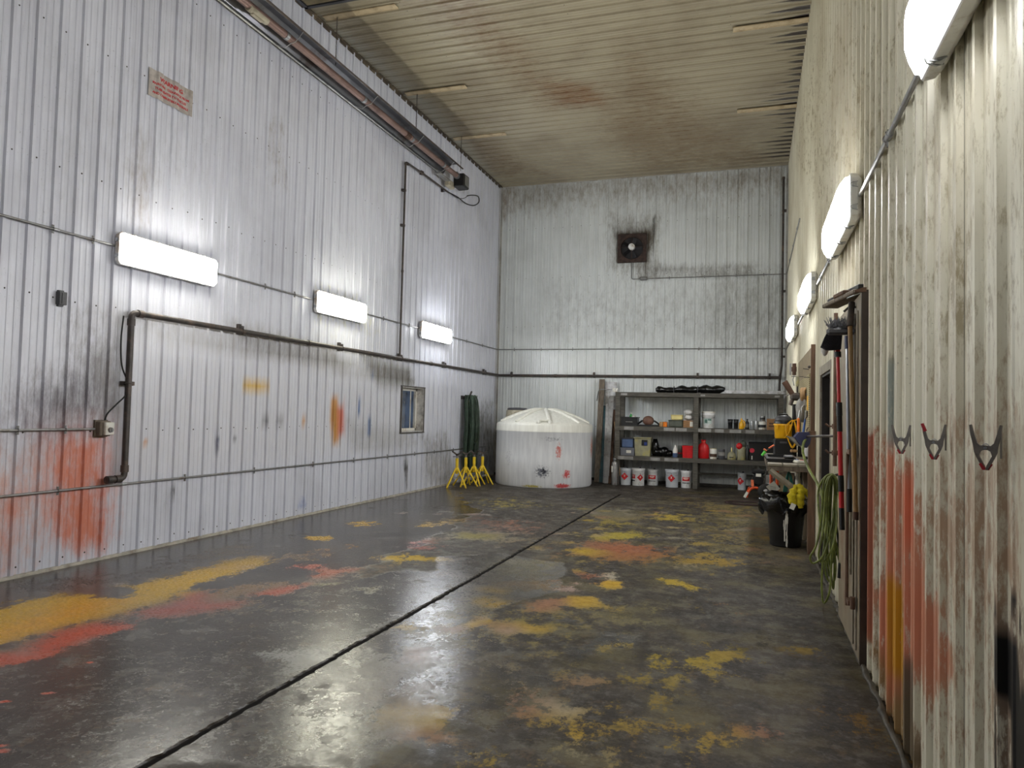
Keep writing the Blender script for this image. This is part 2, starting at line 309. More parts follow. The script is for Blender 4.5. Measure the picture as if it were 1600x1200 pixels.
ST_R=[([(4.606,1.42),(4.279,1.466),(4.26,0.572),(4.575,0.21)],ORG,.6,.12),([(4.172,1.322),(3.805,1.376),(3.667,1.002),(3.565,0.747),(3.635,0.481),(3.963,0.344),(4.162,0.789)],ORG,.66,.12),
 ([(4.056,1.251),(3.86,1.298),(3.8,1.038),(4.004,0.976)],RED,.7,.07),([(4.869,0.532),(4.372,0.713),(4.118,0.229),(4.433,0.052)],ORG,.6,.08),
 ([(4.449,0.731),(4.128,0.748),(4.058,0.498),(4.087,0.303),(4.399,0.232)],(196,140,20),.92,.05),([(5.149,1.521),(4.852,1.525),(4.908,0.256),(5.209,0.171)],(168,96,72),.7,.05),
 ([(3.69,0.8),(3.29,0.866),(3.145,0.617),(3.561,0.397)],ORG,.5,.1),([(5.054,0.215),(3.964,0.374),(3.681,0.049),(4.111,-0.143)],(150,120,70),.55,.08),([(4.041,0.41),(3.793,0.487),(3.681,0.049),(3.956,-0.074)],(96,88,74),.75,.04),
 ([(2.609,0.911),(2.532,0.955),(2.46,0.962),(2.445,0.886),(2.415,0.829),(2.215,0.887),(2.22,0.48),(2.465,0.343),(2.489,0.708),(2.545,0.765),(2.591,0.798)],BLK,1.0,.012),([(2.61,0.719),(2.562,0.755),(2.552,0.461),(2.623,0.426)],BLK,.9,.008),
 ([(2.584,1.014),(2.555,1.025),(2.555,0.993),(2.584,0.983)],BLK,.95,.01),([(2.492,1.073),(2.459,1.084),(2.46,1.026),(2.487,1.015)],BLK,.9,.01),([(2.428,1.034),(2.408,1.043),(2.403,0.987),(2.424,0.982)],BLK,.9,.01),
 ([(2.652,0.978),(2.131,1.155),(2.138,0.586),(2.655,0.314)],(90,84,80),.3,.05),
 ([(5.638,1.38),(2.394,1.432),(1.995,0.661),(5.547,-0.784)],(176,150,124),.42,.3),([(15.468,6.79),(9.516,6.762),(1.965,2.7),(1.983,1.52),(4.953,1.721)],(170,160,134),.35,.5),
 ([(3.514,1.734),(2.392,1.756),(2.397,1.148),(3.342,0.956)],(184,160,136),.3,.2),([(4.774,2.019),(4.664,2.009),(4.678,1.713),(4.766,1.715)],(120,100,90),.6,.03),([(4.456,1.883),(4.324,1.908),(4.351,1.429),(4.465,1.425)],(150,160,154),.5,.05),
 ([(3.207,2.221),(2.974,2.287),(2.894,1.929),(3.103,1.908)],(160,146,116),.35,.15)]
ST_B=[([(-6.406,7.466),(0.81,7.422),(0.817,6.691),(-2.629,6.786),(-6.386,6.717)],(120,104,80),.55,.7),([(-6.404,7.383),(-5.883,7.343),(-5.945,6.442),(-6.292,6.463)],(130,110,90),.35,.3),
 ([(-3.397,6.368),(-2.091,6.287),(-2.148,5.217),(-2.291,4.763),(-3.372,5.112)],(124,120,112),.5,.3),([(-3.203,6.074),(-2.373,6.058),(-2.369,5.842),(-3.199,5.854)],(80,72,64),.45,.12),([(-2.493,5.972),(-2.311,5.962),(-2.392,5.381),(-2.48,5.231)],(70,58,46),.75,.08),
 ([(-2.601,5.205),(0.014,5.053),(0.017,4.833),(-2.595,4.866)],(104,98,92),.45,.12),([(-2.317,6.301),(-2.256,6.298),(-2.271,5.376),(-2.301,5.377)],(70,66,60),.6,.04),
 ([(-4.978,4.853),(0.647,4.665),(0.66,3.221),(-4.939,3.252)],(150,150,148),.3,.6),([(-0.971,5.018),(0.697,5.098),(0.735,0.935),(-0.935,2.342)],(140,140,134),.3,.4)]
ST_C=[([(8.875,-4.579),(9.167,-3.553),(12.645,-3.108),(13.347,-3.78),(10.19,-4.354)],(110,84,56),.5,.6),([(12.0,-3.528),(12.234,-2.669),(13.201,-2.628),(12.985,-3.433)],(112,78,44),.6,.3),([(9.188,-5.888),(11.155,-5.706),(14.112,-5.383),(16.601,-4.669),(16.68,-6.333),(14.423,-6.393),(11.488,-6.382)],(104,84,62),.5,.4),
 ([(10.878,-1.889),(14.862,-0.501),(17.263,0.673),(17.117,-2.606),(14.186,-3.075)],(110,88,60),.45,.6),([(8.906,-6.25),(9.759,-5.898),(12.526,-5.708),(16.993,-6.106),(16.916,-6.42),(12.104,-6.175)],(170,172,160),.45,.25)]
for k_ in range(60):
    yy=3+k_*.2317+.06; L_=random.uniform(.25,.75)*(1 if yy>8.5 else .6)
    ST_C.append(([(yy-.085,.76),(yy+.06,.76),(yy+random.uniform(-.02,.03),.72-L_)],(40,30,24),1.0,.022))

def _area(q):
    a=np.array(q[0]); return np.prod(a.max(0)-a.min(0))
for l_ in (ST_L,ST_R,ST_B,ST_C): l_.sort(key=lambda q:-_area(q))      # broad hazes first, small marks over them

# ------------------------------------------------------------ the setting
PITCH=.2317
def profile():     # one pitch of the sheet: (s, d) with the rib first
    return [(0,0),(.009,.024),(.037,.024),(.046,0),(.070,0),(.092,0),(.099,.005),(.115,.005),(.122,0),(.145,0),(.161,0),(.168,.005),(.184,.005),(.191,0),(.212,0)]
def sheet_wall(parent,mp,s0,s1,anchor,h0,h1,mat_,layers,holes=(),name='wall_panel',dh=.15,base=(180,180,180),fine=False):
    first=anchor+math.floor((s0-anchor)/(4*PITCH))*4*PITCH; prof=profile(); k=0; s=first
    hs0=set(np.linspace(h0,h1,int((h1-h0)/dh)+1).round(4))
    for q in holes: hs0|={q[2],q[3]}
    while s<s1-1e-6:
        isf=fine and 1.5<s<5.2; hs=sorted(hs0|(set(np.arange(.03,2.6,.045).round(4)) if isf else set()))
        cols=[]
        for j in range(4):
            for a,d in prof: cols.append((s+j*PITCH+a,d))
        cols.append((s+4*PITCH,0)); lift=.0012*(k%2)
        cols=[(min(max(a,s0),s1),d) for a,d in cols]
        cc=[cols[0]]
        for q in cols[1:]:
            if q[0]-cc[-1][0]>1e-5:
                if isf and q[0]-cc[-1][0]>.013: cc.append(((q[0]+cc[-1][0])/2,(q[1]+cc[-1][1])/2))
                cc.append(q)
        for q in holes:
            for e in (q[0],q[1]):
                if cc[0][0]<e<cc[-1][0]:
                    i=next(i for i in range(len(cc)) if cc[i][0]>e); cc.insert(i,(e,cc[i-1][1]))
        S=np.array(cc)
        if len(S)<2: s+=4*PITCH; k+=1; continue
        nh=len(hs); ns=len(S)
        V=[mp(a,h_,d+lift) for h_ in hs for a,d in S]; P2=np.array([(a,h_) for h_ in hs for a,d in S])
        Fs=[]
        for i in range(nh-1):
            hm=(hs[i]+hs[i+1])/2
            for j in range(ns-1):
                sm_=(S[j,0]+S[j+1,0])/2
                if any(q[0]<sm_<q[1] and q[2]<hm<q[3] for q in holes): continue
                Fs.append((i*ns+j,i*ns+j+1,(i+1)*ns+j+1,(i+1)*ns+j))
        me=bpy.data.meshes.new(name); me.from_pydata(V,[],Fs); me.materials.append(mat_)
        at=me.attributes.new('stain','FLOAT_COLOR','POINT'); at.data.foreach_set('color',paint(P2,layers,base).astype(np.float32).ravel())
        o=bpy.data.objects.new(name,me); COL.objects.link(o); o.parent=parent
        s+=4*PITCH; k+=1
WIN=(12.13,13.07,1.16,2.0); DOOR=(7.58,8.66,0,2.06)
back=mat('wall_core',(120,118,112),.8)
b=MB()     # left wall: four blocks round the window opening
X0=XL-.012
def wall_blocks(b,x0,x1,a0,a1,hole,ztop):
    ya,yb,za,zb=hole
    for (p,q,r_,s_) in ((a0,ya,0,ztop),(yb,a1,0,ztop),(ya,yb,zb,ztop),(ya,yb,0,za)):
        if s_-r_>1e-3: b.box(((x0+x1)/2,(p+q)/2,(r_+s_)/2),(abs(x1-x0),q-p,s_-r_))
wall_blocks(b,X0-.22,X0,YF,YB,WIN,H); wl=b.build('wall_left',back); tag(wl,kind='structure',label='corrugated white steel wall on the left with three wall lights')
sheet_wall(wl,lambda s,h,d:(XL+d,s,h),YF,YB,4.728,0,H,M['wall_left'],ST_L,[WIN])
b=MB(); wall_blocks(b,XR+.012,XR+.16,YF,YB,DOOR,H); wr=b.build('wall_right',back); tag(wr,kind='structure',label='corrugated dirty cream steel wall on the right')
sheet_wall(wr,lambda s,h,d:(XR-d,s,h),YF,YB,3.03-.03,0,H,M['wall_right'],ST_R,[DOOR],dh=.11,fine=True)
b=MB(); b.box(((XL+XR)/2,YB+.09,H/2),(XR-XL+.4,.15,H)); wb=b.build('wall_back',back); tag(wb,kind='structure',label='corrugated grey steel end wall behind tank and shelves')
sheet_wall(wb,lambda s,h,d:(s,YB-d,h),XL,XR,-5.523,0,H,M['wall_back'],ST_B)
b=MB(); b.box(((XL+XR)/2,YF-.09,H/2),(XR-XL+.4,.15,H)); wf=b.build('wall_front',mat('wall_front',(62,62,64),.6)); tag(wf,kind='structure',label='plain dark wall behind the viewpoint')  # unseen wall, coloured dark so the ribs' near sides stay shaded
b=MB(); b.box(((XL+XR)/2,(YF+YB)/2,H+.09),(XR-XL+.4,YB-YF+.4,.15)); ce=b.build('ceiling',back); tag(ce,kind='structure',label='corrugated tan steel ceiling darkened with soot')
sheet_wall(ce,lambda s,h,d:(h,s,H-d),YF,YB,2.0,XL,XR,M['ceiling'],ST_C,name='ceiling_panel',dh=.1,base=(150,136,110))
# trims in the corners
wt=mat('trim_sheet',(176,174,168),.4,dirt=(110,98,80),scale=3)
b=MB(); b.box((XL+.014,(YF+YB)/2,.014),(.028,YB-YF,.028)); b.box((XL+.02,(YF+YB)/2,.004),(.04,YB-YF,.008)); tag(b.build('baseboard_left',mat('base_trim',(186,180,168),.5,dirt=(120,100,80))),kind='structure',label='pale flashing strip along the foot of the left wall')
b=MB(); b.box(((XL+XR)/2,YB-.012,.03),(XR-XL,.03,.06)); tag(b.build('baseboard_back',M['concrete_dark']),kind='structure',label='dark strip along the foot of the end wall')
b=MB()
yy=-2.5; pts=[]
while yy<17.2:
    pts.append((XR-.03-random.uniform(0,.018),yy,.004)); yy+=random.uniform(.05,.11)
b.tube(pts,[random.uniform(.012,.024) for _ in pts],6); tag(b.build('baseboard_right',M['concrete_dark']),kind='structure',label='crust of dried mud where the right wall meets the floor')
b=MB(); b.box((XL+.03,(YF+YB)/2,H-.025),(.05,YB-YF,.02)); b.box((XL+.014,(YF+YB)/2,H-.04),(.014,YB-YF,.06)); tag(b.build('trim_1',mat('cove_dark',(80,70,58),.6,dirt=(130,116,92))),kind='structure',label='dark flashing between left wall and ceiling')
b=MB(); b.box((XL+.03,YB-.012,H/2),(.06,.02,H)); b.box((XL+.012,YB-.05,H/2),(.02,.1,H)); tag(b.build('trim_2',wt),kind='structure',label='corner flashing between left wall and end wall')
b=MB(); b.box((XR-.03,YB-.012,H/2),(.06,.02,H)); b.box((XR-.012,YB-.05,H/2),(.02,.1,H)); tag(b.build('trim_3',wt),kind='structure',label='corner flashing between end wall and right wall')
b=MB(); b.box(((XL+XR)/2,YB-.016,H-.02),(XR-XL,.03,.03)); tag(b.build('trim_4',wt),kind='structure',label='flashing between end wall and ceiling')
# screws, one mesh of tiny heads per wall
def screws(parent,mp,s0,s1,anchor,rows,rad=.0075,skip=()):
    b=MB(); k=0; s=anchor+math.floor((s0-anchor)/PITCH)*PITCH
    while s<s1:
        for h_,ph in rows:
            a=s+.075+random.uniform(-.004,.004); hh=h_+random.uniform(-.012,.012)
            if s0<a<s1 and not any(q[0]-.05<a<q[1]+.05 and q[2]-.05<hh<q[3]+.05 for q in skip):
                c=Vector(mp(a,hh,0)); e=Vector(mp(a,hh,.007))-c; b.cyl(c,c+e,rad*1.2,rad*.6,6,sm=False)
        s+=PITCH
    o=b.build('screws',M['screw'],parent); o['kind']='stuff'
screws(wl,lambda s,h,d:(XL+d,s,h),4,YB,4.728,[(.1,0),(1.29,0),(2.53,0),(3.76,0),(5.05,0),(6.2,0)],skip=[WIN])
screws(wr,lambda s,h,d:(XR-d,s,h),1.8,YB,3.0,[(.1,0),(1.57,0),(2.35,0),(3.9,0),(5.0,0),(6.1,0)],skip=[DOOR])
screws(wb,lambda s,h,d:(s,YB-d,h),XL,XR,-5.523,[(1.3,0),(2.5,0),(3.73,0),(4.95,0),(6.2,0)])
screws(ce,lambda s,h,d:(h,s,H-d),6,YB,2.0,[(-.36,0),(-2.6,0),(-4.8,0)],rad=.009)

# floor slab
XJ=-2.487
xs=sorted(set(np.arange(XL-.1,XR+.12,.05).round(4)).union({XJ-.03,XJ-.013,XJ+.013,XJ+.03}))
xs=[x for x in xs if not (XJ-.029<x<XJ+.029 and round(x-XJ,4) not in (-.013,.013))]
ys=list(np.arange(YF-.1,1.6,.1))+list(np.arange(1.6,9,.04))+list(np.arange(9,YB+.15,.07))
GX,GY=np.meshgrid(xs,ys); P2=np.stack([GX.ravel(),GY.ravel()],1)
WET1,WET2=1,1
FL=[([(-3.333,2.274),(-4.049,2.746),(-4.655,3.537),(-4.57,4.139),(-4.316,4.74),(-4.186,5.515),(-3.877,5.793),(-3.782,6.791),(-3.341,6.651),(-3.678,5.746),(-3.785,4.766),(-4.157,4.142),(-4.193,3.732),(-4.155,3.472),(-4.105,3.13),(-3.663,2.641)],(128,108,92),.5,.12),
 ([(-5.222,3.685),(-5.415,3.957),(-5.416,4.255),(-5.327,4.512),(-5.13,4.577),(-4.77,4.582),(-4.801,4.803),(-5.067,4.961),(-4.982,5.457),(-5.0,6.075),(-4.91,6.401),(-4.769,6.45),(-4.592,6.149),(-4.587,5.668),(-4.594,5.264),(-4.425,4.857),(-4.467,4.569),(-4.491,4.408),(-4.556,4.127),(-4.641,3.868),(-4.631,3.584),(-4.592,3.289)],YEL,.93,.06),
 ([(-4.838,3.46),(-4.86,3.758),(-4.948,4.067),(-5.003,4.437),(-4.74,4.553),(-4.597,4.219),(-4.674,3.87),(-4.705,3.575),(-4.717,3.337)],(226,160,20),.85,.08),
 ([(-4.455,3.811),(-4.397,4.039),(-4.197,4.125),(-4.117,4.034),(-4.156,3.822),(-4.156,3.606),(-4.103,3.429),(-4.104,3.305),(-4.22,3.215),(-4.305,3.162),(-4.439,3.258),(-4.261,3.428),(-4.357,3.591)],(200,76,44),.85,.04),
 ([(-4.372,4.411),(-4.278,4.631),(-4.384,4.954),(-4.335,5.046),(-4.058,4.801),(-3.908,4.899),(-3.86,4.784),(-3.943,4.598),(-4.12,4.37),(-4.263,4.364)],(196,72,48),.8,.05),
 ([(-3.915,5.164),(-3.868,5.401),(-3.746,5.649),(-3.753,5.516),(-3.748,5.238)],(206,86,54),.85,.03),([(-4.346,6.264),(-4.053,6.436),(-3.986,6.22),(-4.215,6.13)],(200,90,66),.7,.05),([(-3.883,5.904),(-3.916,6.221),(-3.681,6.362),(-3.685,6.25),(-3.778,5.952)],(200,96,60),.75,.04),
 ([(-4.35,5.063),(-4.072,5.635),(-3.897,5.58),(-4.017,5.212),(-4.034,4.919),(-4.171,4.858)],(150,120,84),.6,.06),
 ([(-5.102,7.56),(-5.141,7.716),(-4.915,7.855),(-4.767,7.727),(-4.812,7.488)],YEL,.95,.05),([(-5.218,8.85),(-5.187,9.097),(-4.854,9.04),(-4.858,8.694),(-5.034,8.663)],YEL,.85,.09),([(-4.438,8.941),(-4.31,9.325),(-4.054,9.869),(-3.971,9.67),(-4.118,9.015)],YEL,.6,.1),
 ([(-3.848,6.907),(-3.672,7.223),(-3.147,7.241),(-3.049,7.102),(-3.426,6.817)],(206,170,40),.65,.08),([(-3.95,7.844),(-3.667,8.226),(-3.371,7.571),(-3.677,7.466)],(176,110,104),.6,.1),([(-4.727,6.526),(-4.58,6.885),(-4.458,7.832),(-4.248,7.469),(-4.294,6.46)],(158,122,80),.5,.12),
 ([(-3.954,8.47),(-3.634,8.967),(-2.969,9.106),(-2.748,8.437),(-3.221,8.373),(-3.656,8.108)],(180,174,156),.36,.12),([(-3.567,8.803),(-3.079,8.912),(-3.04,8.563),(-3.43,8.471)],(150,140,40),.7,.06),
 ([(-2.929,3.95),(-2.876,4.074),(-2.707,4.144),(-2.541,4.145),(-2.446,4.105),(-2.462,3.984),(-2.502,3.906),(-2.552,3.814),(-2.629,3.794),(-2.641,3.91),(-2.776,3.904)],(150,148,144),.8,.03),([(-3.695,5.672),(-3.549,5.805),(-3.46,5.713),(-3.598,5.573)],(150,146,110),.7,.03),([(-3.29,5.724),(-3.142,5.83),(-3.043,5.648),(-3.202,5.601)],(150,146,124),.6,.04),
 ([(-3.788,3.435),(-3.786,3.467),(-3.733,3.446),(-3.716,3.405),(-3.746,3.405)],(210,80,50),.95,.015),([(-3.598,2.999),(-3.587,3.018),(-3.548,2.995),(-3.559,2.977)],(210,80,50),.95,.012),([(-3.703,2.831),(-3.674,2.87),(-3.635,2.831),(-3.656,2.796)],(210,80,50),.95,.012),([(-3.268,2.479),(-3.232,2.504),(-3.131,2.433),(-3.165,2.403)],(200,84,54),.9,.015),
 ([(-1.797,3.428),(-1.751,3.498),(-1.632,3.559),(-1.542,3.53),(-1.504,3.419),(-1.525,3.332),(-1.628,3.33),(-1.743,3.345)],(214,178,60),.9,.035),([(-1.895,3.664),(-1.789,3.807),(-1.58,3.648),(-1.466,3.355),(-1.522,3.22),(-1.655,3.28)],(150,132,112),.5,.06),
 ([(-2.931,2.775),(-2.926,3.107),(-2.773,3.261),(-2.663,2.959),(-2.523,2.654),(-2.658,2.476),(-2.769,2.494)],(96,93,90),.4,.25),
 ([(-1.952,2.751),(-2.009,2.922),(-2.015,3.137),(-2.196,3.801),(-2.06,3.857),(-1.953,3.592),(-1.847,3.243),(-1.645,3.1),(-1.644,2.871)],(118,113,104),.6,.2),
 ([(-2.366,4.504),(-2.366,5.601),(-2.28,6.115),(-2.041,4.964),(-1.975,4.381),(-2.164,4.046)],(112,108,100),.45,.2),
 ([(-1.475,5.998),(-1.45,6.158),(-1.285,6.231),(-1.172,6.111),(-1.221,5.928),(-1.382,5.877)],YEL,.98,.03),([(-1.352,6.745),(-1.29,6.93),(-1.139,6.868),(-1.134,6.681),(-1.28,6.591)],YEL,.95,.03),([(-1.367,7.101),(-1.302,7.305),(-1.194,7.111),(-1.269,6.967)],(190,180,160),.85,.03),
 ([(-1.701,5.718),(-1.698,5.921),(-1.586,6.077),(-1.48,6.07),(-1.434,5.884),(-1.543,5.643),(-1.638,5.592)],(166,110,90),.75,.03),([(-1.653,5.185),(-1.591,5.245),(-1.424,5.219),(-1.42,5.126),(-1.558,5.068)],YEL,.9,.025),
 ([(-1.95,5.074),(-1.95,5.259),(-1.835,5.206),(-1.7,5.223),(-1.605,5.142),(-1.65,5.006),(-1.824,5.048)],(176,128,100),.75,.03),([(-1.995,5.071),(-1.888,5.286),(-1.855,5.198),(-1.923,5.006)],YEL,.8,.02),
 ([(-1.915,8.858),(-1.764,9.024),(-1.023,8.903),(-0.936,8.446),(-1.164,7.959),(-1.478,7.915),(-1.728,8.161)],(176,92,62),.66,.12),([(-1.994,8.267),(-1.861,8.453),(-1.632,8.363),(-1.713,8.093),(-1.881,8.088)],(204,170,30),.85,.05),
 ([(-2.009,9.285),(-1.744,9.728),(-1.377,9.914),(-1.387,9.449),(-1.781,9.109)],(196,176,40),.75,.08),([(-0.731,8.359),(-0.199,8.486),(-0.192,8.214),(-0.679,8.12)],(190,150,30),.7,.08),([(-0.842,7.244),(-0.597,7.179),(-0.368,6.989),(-0.493,6.884),(-0.772,7.008)],(196,166,34),.75,.06),
 ([(-2.057,5.68),(-1.907,5.767),(-1.916,5.643),(-2.032,5.611)],YEL,.8,.03),([(-2.183,6.331),(-1.834,6.683),(-1.681,6.435),(-1.941,6.281)],(150,116,60),.6,.06),([(-1.666,7.181),(-1.42,7.148),(-1.37,6.763),(-1.499,6.835)],(166,100,74),.6,.04),
 ([(-1.643,6.392),(-1.523,6.693),(-1.446,6.362),(-1.537,6.298)],(186,160,150),.7,.03),
 ([(-1.476,11.95),(-1.015,12.009),(-0.956,11.329),(-1.296,11.217)],(196,170,60),.7,.12),([(-2.458,12.015),(-1.856,11.939),(-1.451,9.876),(-2.066,10.122)],(160,144,60),.5,.25),([(-4.793,12.307),(-4.109,12.97),(-3.178,12.043),(-3.715,11.118),(-4.33,11.397)],(166,150,70),.5,.3),
 ([(-3.845,10.133),(-2.855,10.327),(-2.569,9.309),(-3.386,9.159)],(160,110,90),.45,.2),([(-0.874,13.335),(0.171,13.922),(0.191,9.494),(-0.355,7.788),(-0.814,9.686)],(150,132,66),.45,.3),
 ([(-0.644,3.698),(-0.615,3.883),(-0.447,4.012),(-0.225,3.902),(-0.23,3.754),(-0.37,3.597),(-0.505,3.561)],(160,130,50),.45,.16),([(-0.638,4.974),(-0.483,4.975),(-0.116,5.259),(-0.036,4.975),(-0.273,4.651),(-0.466,4.466),(-0.599,4.684)],(180,156,44),.5,.1),([(-0.638,4.448),(-0.433,4.48),(-0.426,4.105),(-0.559,4.14)],(160,136,40),.42,.1),
 ([(-0.811,3.567),(-0.766,3.632),(-0.724,3.577),(-0.771,3.524)],(206,166,40),.8,.03),([(-1.084,3.884),(-1.029,3.928),(-0.875,3.84),(-0.901,3.749),(-0.966,3.755)],(184,172,150),.8,.03),([(-1.056,4.226),(-0.925,4.357),(-0.828,4.319),(-0.901,4.093),(-0.969,4.089)],(150,116,100),.6,.04),
 ([(-0.804,3.362),(-0.75,3.432),(-0.672,3.398),(-0.686,3.271),(-0.767,3.269)],(150,146,130),.55,.05),([(0.31,4.357),(0.557,4.456),(0.702,4.27),(0.73,3.778),(0.614,3.733),(0.409,4.154)],(136,104,44),.55,.12),([(-0.137,3.863),(-0.024,3.871),(-0.037,3.796),(-0.133,3.775)],(180,140,70),.6,.04),
 ([(-0.427,4.117),(-0.405,4.135),(-0.388,4.077),(-0.407,4.048)],(24,20,18),1,.012),([(-0.648,3.734),(-0.605,3.732),(-0.592,3.697),(-0.629,3.697)],(40,32,24),1,.012),
 ([(-0.045,5.809),(0.328,5.808),(0.241,5.213),(-0.001,5.241)],(44,40,38),.5,.15),([(-0.022,11.491),(0.254,11.799),(0.208,9.503),(0.703,9.637),(0.632,8.245),(0.08,8.478)],(112,102,90),.6,.15),
 ([(-3.221,7.263),(-2.638,7.724),(-2.055,7.471),(-1.783,6.212),(-2.319,5.259)],(44,40,34),.5,.1),([(-6.241,4.714),(-5.627,5.426),(-5.6,6.493),(-5.616,7.137),(-5.237,6.876),(-5.083,6.175),(-5.13,5.022),(-5.257,4.658),(-5.595,4.392),(-5.545,4.198)],(66,56,48),.6,.12),
 ]
for _ in range(46):
    cx,cy=random.uniform(-2.3,.3),random.uniform(3.2,14); r_=random.uniform(.12,.4)
    FL.append((blob(cx,cy,r_*random.uniform(1,2.2),r_,10,random.uniform(0,3)),random.choice([(150,132,50),(140,120,60),(128,112,84),(112,116,104),(90,92,90)]),random.uniform(.12,.32),.2))
for _ in range(26):
    cx,cy=random.uniform(-5.5,-1.5),random.uniform(3,14); r_=random.uniform(.12,.4)
    FL.append((blob(cx,cy,r_*random.uniform(1,2.2),r_,10,random.uniform(0,3)),random.choice([(110,104,98),(120,108,90),(128,112,84),(96,100,100),(60,54,48)]),random.uniform(.25,.45),.2))
for _ in range(120):
    cx,cy=random.uniform(-2.4,.5),random.uniform(2.6,13); r_=random.uniform(.02,.09)
    FL.append((blob(cx,cy,r_*random.uniform(1,2.4),r_,8,random.uniform(0,3)),random.choice([(170,140,50),(150,110,90),(150,144,130),(60,54,48),(176,150,60)]),random.uniform(.35,.75),.04))
for _ in range(60):
    cx,cy=random.uniform(-5.8,-1.5),random.uniform(2.6,15); r_=random.uniform(.015,.06)
    FL.append((blob(cx,cy,r_*random.uniform(1,2.4),r_,8,random.uniform(0,3)),random.choice([(176,150,140),(150,144,140),(60,54,48),(176,150,60),(120,116,112)]),random.uniform(.3,.7),.04))
WT=[([(-2.83,1.739),(-7.577,4.52),(-6.354,4.798),(-6.253,7.575),(-6.283,14.688),(-4.043,10.755),(-3.648,7.651),(-3.485,5.972),(-2.542,7.378),(-2.433,2.564)],(0,0,0),.85,.25),
 ([(-2.433,2.564),(-2.505,3.621),(-2.48,5.236),(-2.418,7.437),(-1.975,7.123),(-1.913,5.585),(-1.708,4.493),(-1.809,3.65),(-1.538,2.822)],(0,0,0),.8,.15),
 ([(-3.221,7.263),(-2.638,7.724),(-1.854,7.566),(-1.591,6.298),(-2.22,5.04)],(0,0,0),.8,.1),([(-2.227,4.31),(-1.733,5.25),(-1.185,4.173),(-0.885,3.15),(-1.489,2.916)],(0,0,0),.6,.2),
 ([(-1.572,5.493),(-0.69,5.699),(-0.2,4.575),(-0.566,3.587),(-1.065,3.764)],(0,0,0),.45,.3)]
FL=[(q[0],q[1],q[2],q[3]*2.6+.04 if q[3]>.02 else q[3]) for q in FL]
stain=paint(P2,FL,(120,108,92)); wet=paint(P2,WT,(0,0,0))[:,3]
Z=np.zeros(len(P2)); inj=(np.abs(P2[:,0]-XJ)<.014)&(P2[:,1]<14.52); Z[inj]=-.022
edge=(np.abs(np.abs(P2[:,0]-XJ)-.03)<.002)
PX=P2[:,0].copy(); PX[inj]+=rng.normal(0,.002,inj.sum()); PX[edge]+=rng.normal(0,.005,edge.sum())
nx,ny=len(xs),len(ys); I=np.arange(nx*ny).reshape(ny,nx)
Fq=np.stack([I[:-1,:-1],I[:-1,1:],I[1:,1:],I[1:,:-1]],-1).reshape(-1,4)
me=bpy.data.meshes.new('floor'); me.from_pydata(np.stack([PX,P2[:,1],Z],1).tolist(),[],Fq.tolist())
at=me.attributes.new('stain','FLOAT_COLOR','POINT'); at.data.foreach_set('color',stain.astype(np.float32).ravel())
at=me.attributes.new('wet','FLOAT','POINT'); at.data.foreach_set('value',wet.astype(np.float32))
t=NT('floor_concrete'); oc=t.coord(); ge=t.n('NewGeometry'); sx=t.n('SeparateXYZ'); t.l(oc,sx.inputs[0])
big=t.noise(.9,8,oc,.66); mid=t.noise(3.4,8,oc,.7); fine=t.noise(42,4,oc,.7); third=t.noise(1.7,7,t.mapping(oc,(1,1,1)),.62)
col=t.mix(t.ramp(big,.38,.62),lin((44,38,32)),lin((64,58,51)))
col=t.mix(t.math('MULTIPLY',t.ramp(mid,.5,.62),.65),col,lin((92,89,83)))
col=t.mix(t.math('MULTIPLY',t.ramp(t.noise(11,8,oc,.75),.52,.62),.5),col,lin((100,97,92)))
col=t.mix(t.math('MULTIPLY',t.ramp(t.noise(5.3,8,t.mapping(oc,(1.3,1,1)),.75),.55,.64),.4),col,lin((98,80,58)))
col=t.mix(t.math('MULTIPLY',t.ramp(mid,.48,.34),.7),col,lin((34,31,27)))
rt=t.math('MULTIPLY',t.ramp(sx.outputs[0],-2.6,-1.2),t.ramp(third,.46,.66)); col=t.mix(t.math('MULTIPLY',rt,.5),col,lin((92,82,40)))
col=t.mix(t.math('MULTIPLY',t.ramp(fine,.6,.75),.5),col,lin((108,104,96)))
at=t.n('Attribute',attribute_name='stain'); al=at.outputs['Alpha']
nn=t.math('ADD',t.math('MULTIPLY',t.math('SUBTRACT',t.math('ADD',t.math('MULTIPLY',t.noise(5,10,t.mapping(oc,(1.25,.8,1)),.78),.75),t.math('MULTIPLY',t.noise(30,5,oc,.7),.25)),.5),3.4),.5)
inv=t.math('SUBTRACT',1,al); fac=t.math('MULTIPLY',t.ramp(nn,t.math('SUBTRACT',inv,.14),t.math('ADD',inv,.14)),t.ramp(al,0,.15))
pc=t.mix(t.ramp(t.noise(16,6,oc,.7),.35,.75),at.outputs['Color'],t.mix(.35,at.outputs['Color'],lin((60,54,44))))
col=t.mix(t.math('MULTIPLY',fac,.92),col,t.mix(.25,pc,(0,0,0,1)))
joint=t.ramp(sx.outputs[2],-.004,-.012); col=t.mix(joint,col,lin((22,19,17)))
wa=t.n('Attribute',attribute_name='wet').outputs['Fac']
wn=t.math('ADD',t.math('MULTIPLY',t.math('SUBTRACT',t.noise(1.6,7,oc,.6),.5),2),.5); winv=t.math('SUBTRACT',1,wa)
wf_=t.ramp(wn,t.math('SUBTRACT',winv,.2),t.math('ADD',winv,.2))
rough=t.ramp(wf_,0,1,.52,.13); rough=t.math('ADD',rough,t.math('MULTIPLY',t.ramp(fine,.35,.75),.14)); rough=t.math('ADD',rough,t.math('MULTIPLY',t.ramp(t.noise(8,8,oc,.75),.45,.62),t.ramp(sx.outputs[0],-5,-3,.0,.10))); rough=t.math('ADD',rough,t.math('MULTIPLY',fac,.10))
rough=t.math('MAXIMUM',rough,t.math('MULTIPLY',joint,.9))
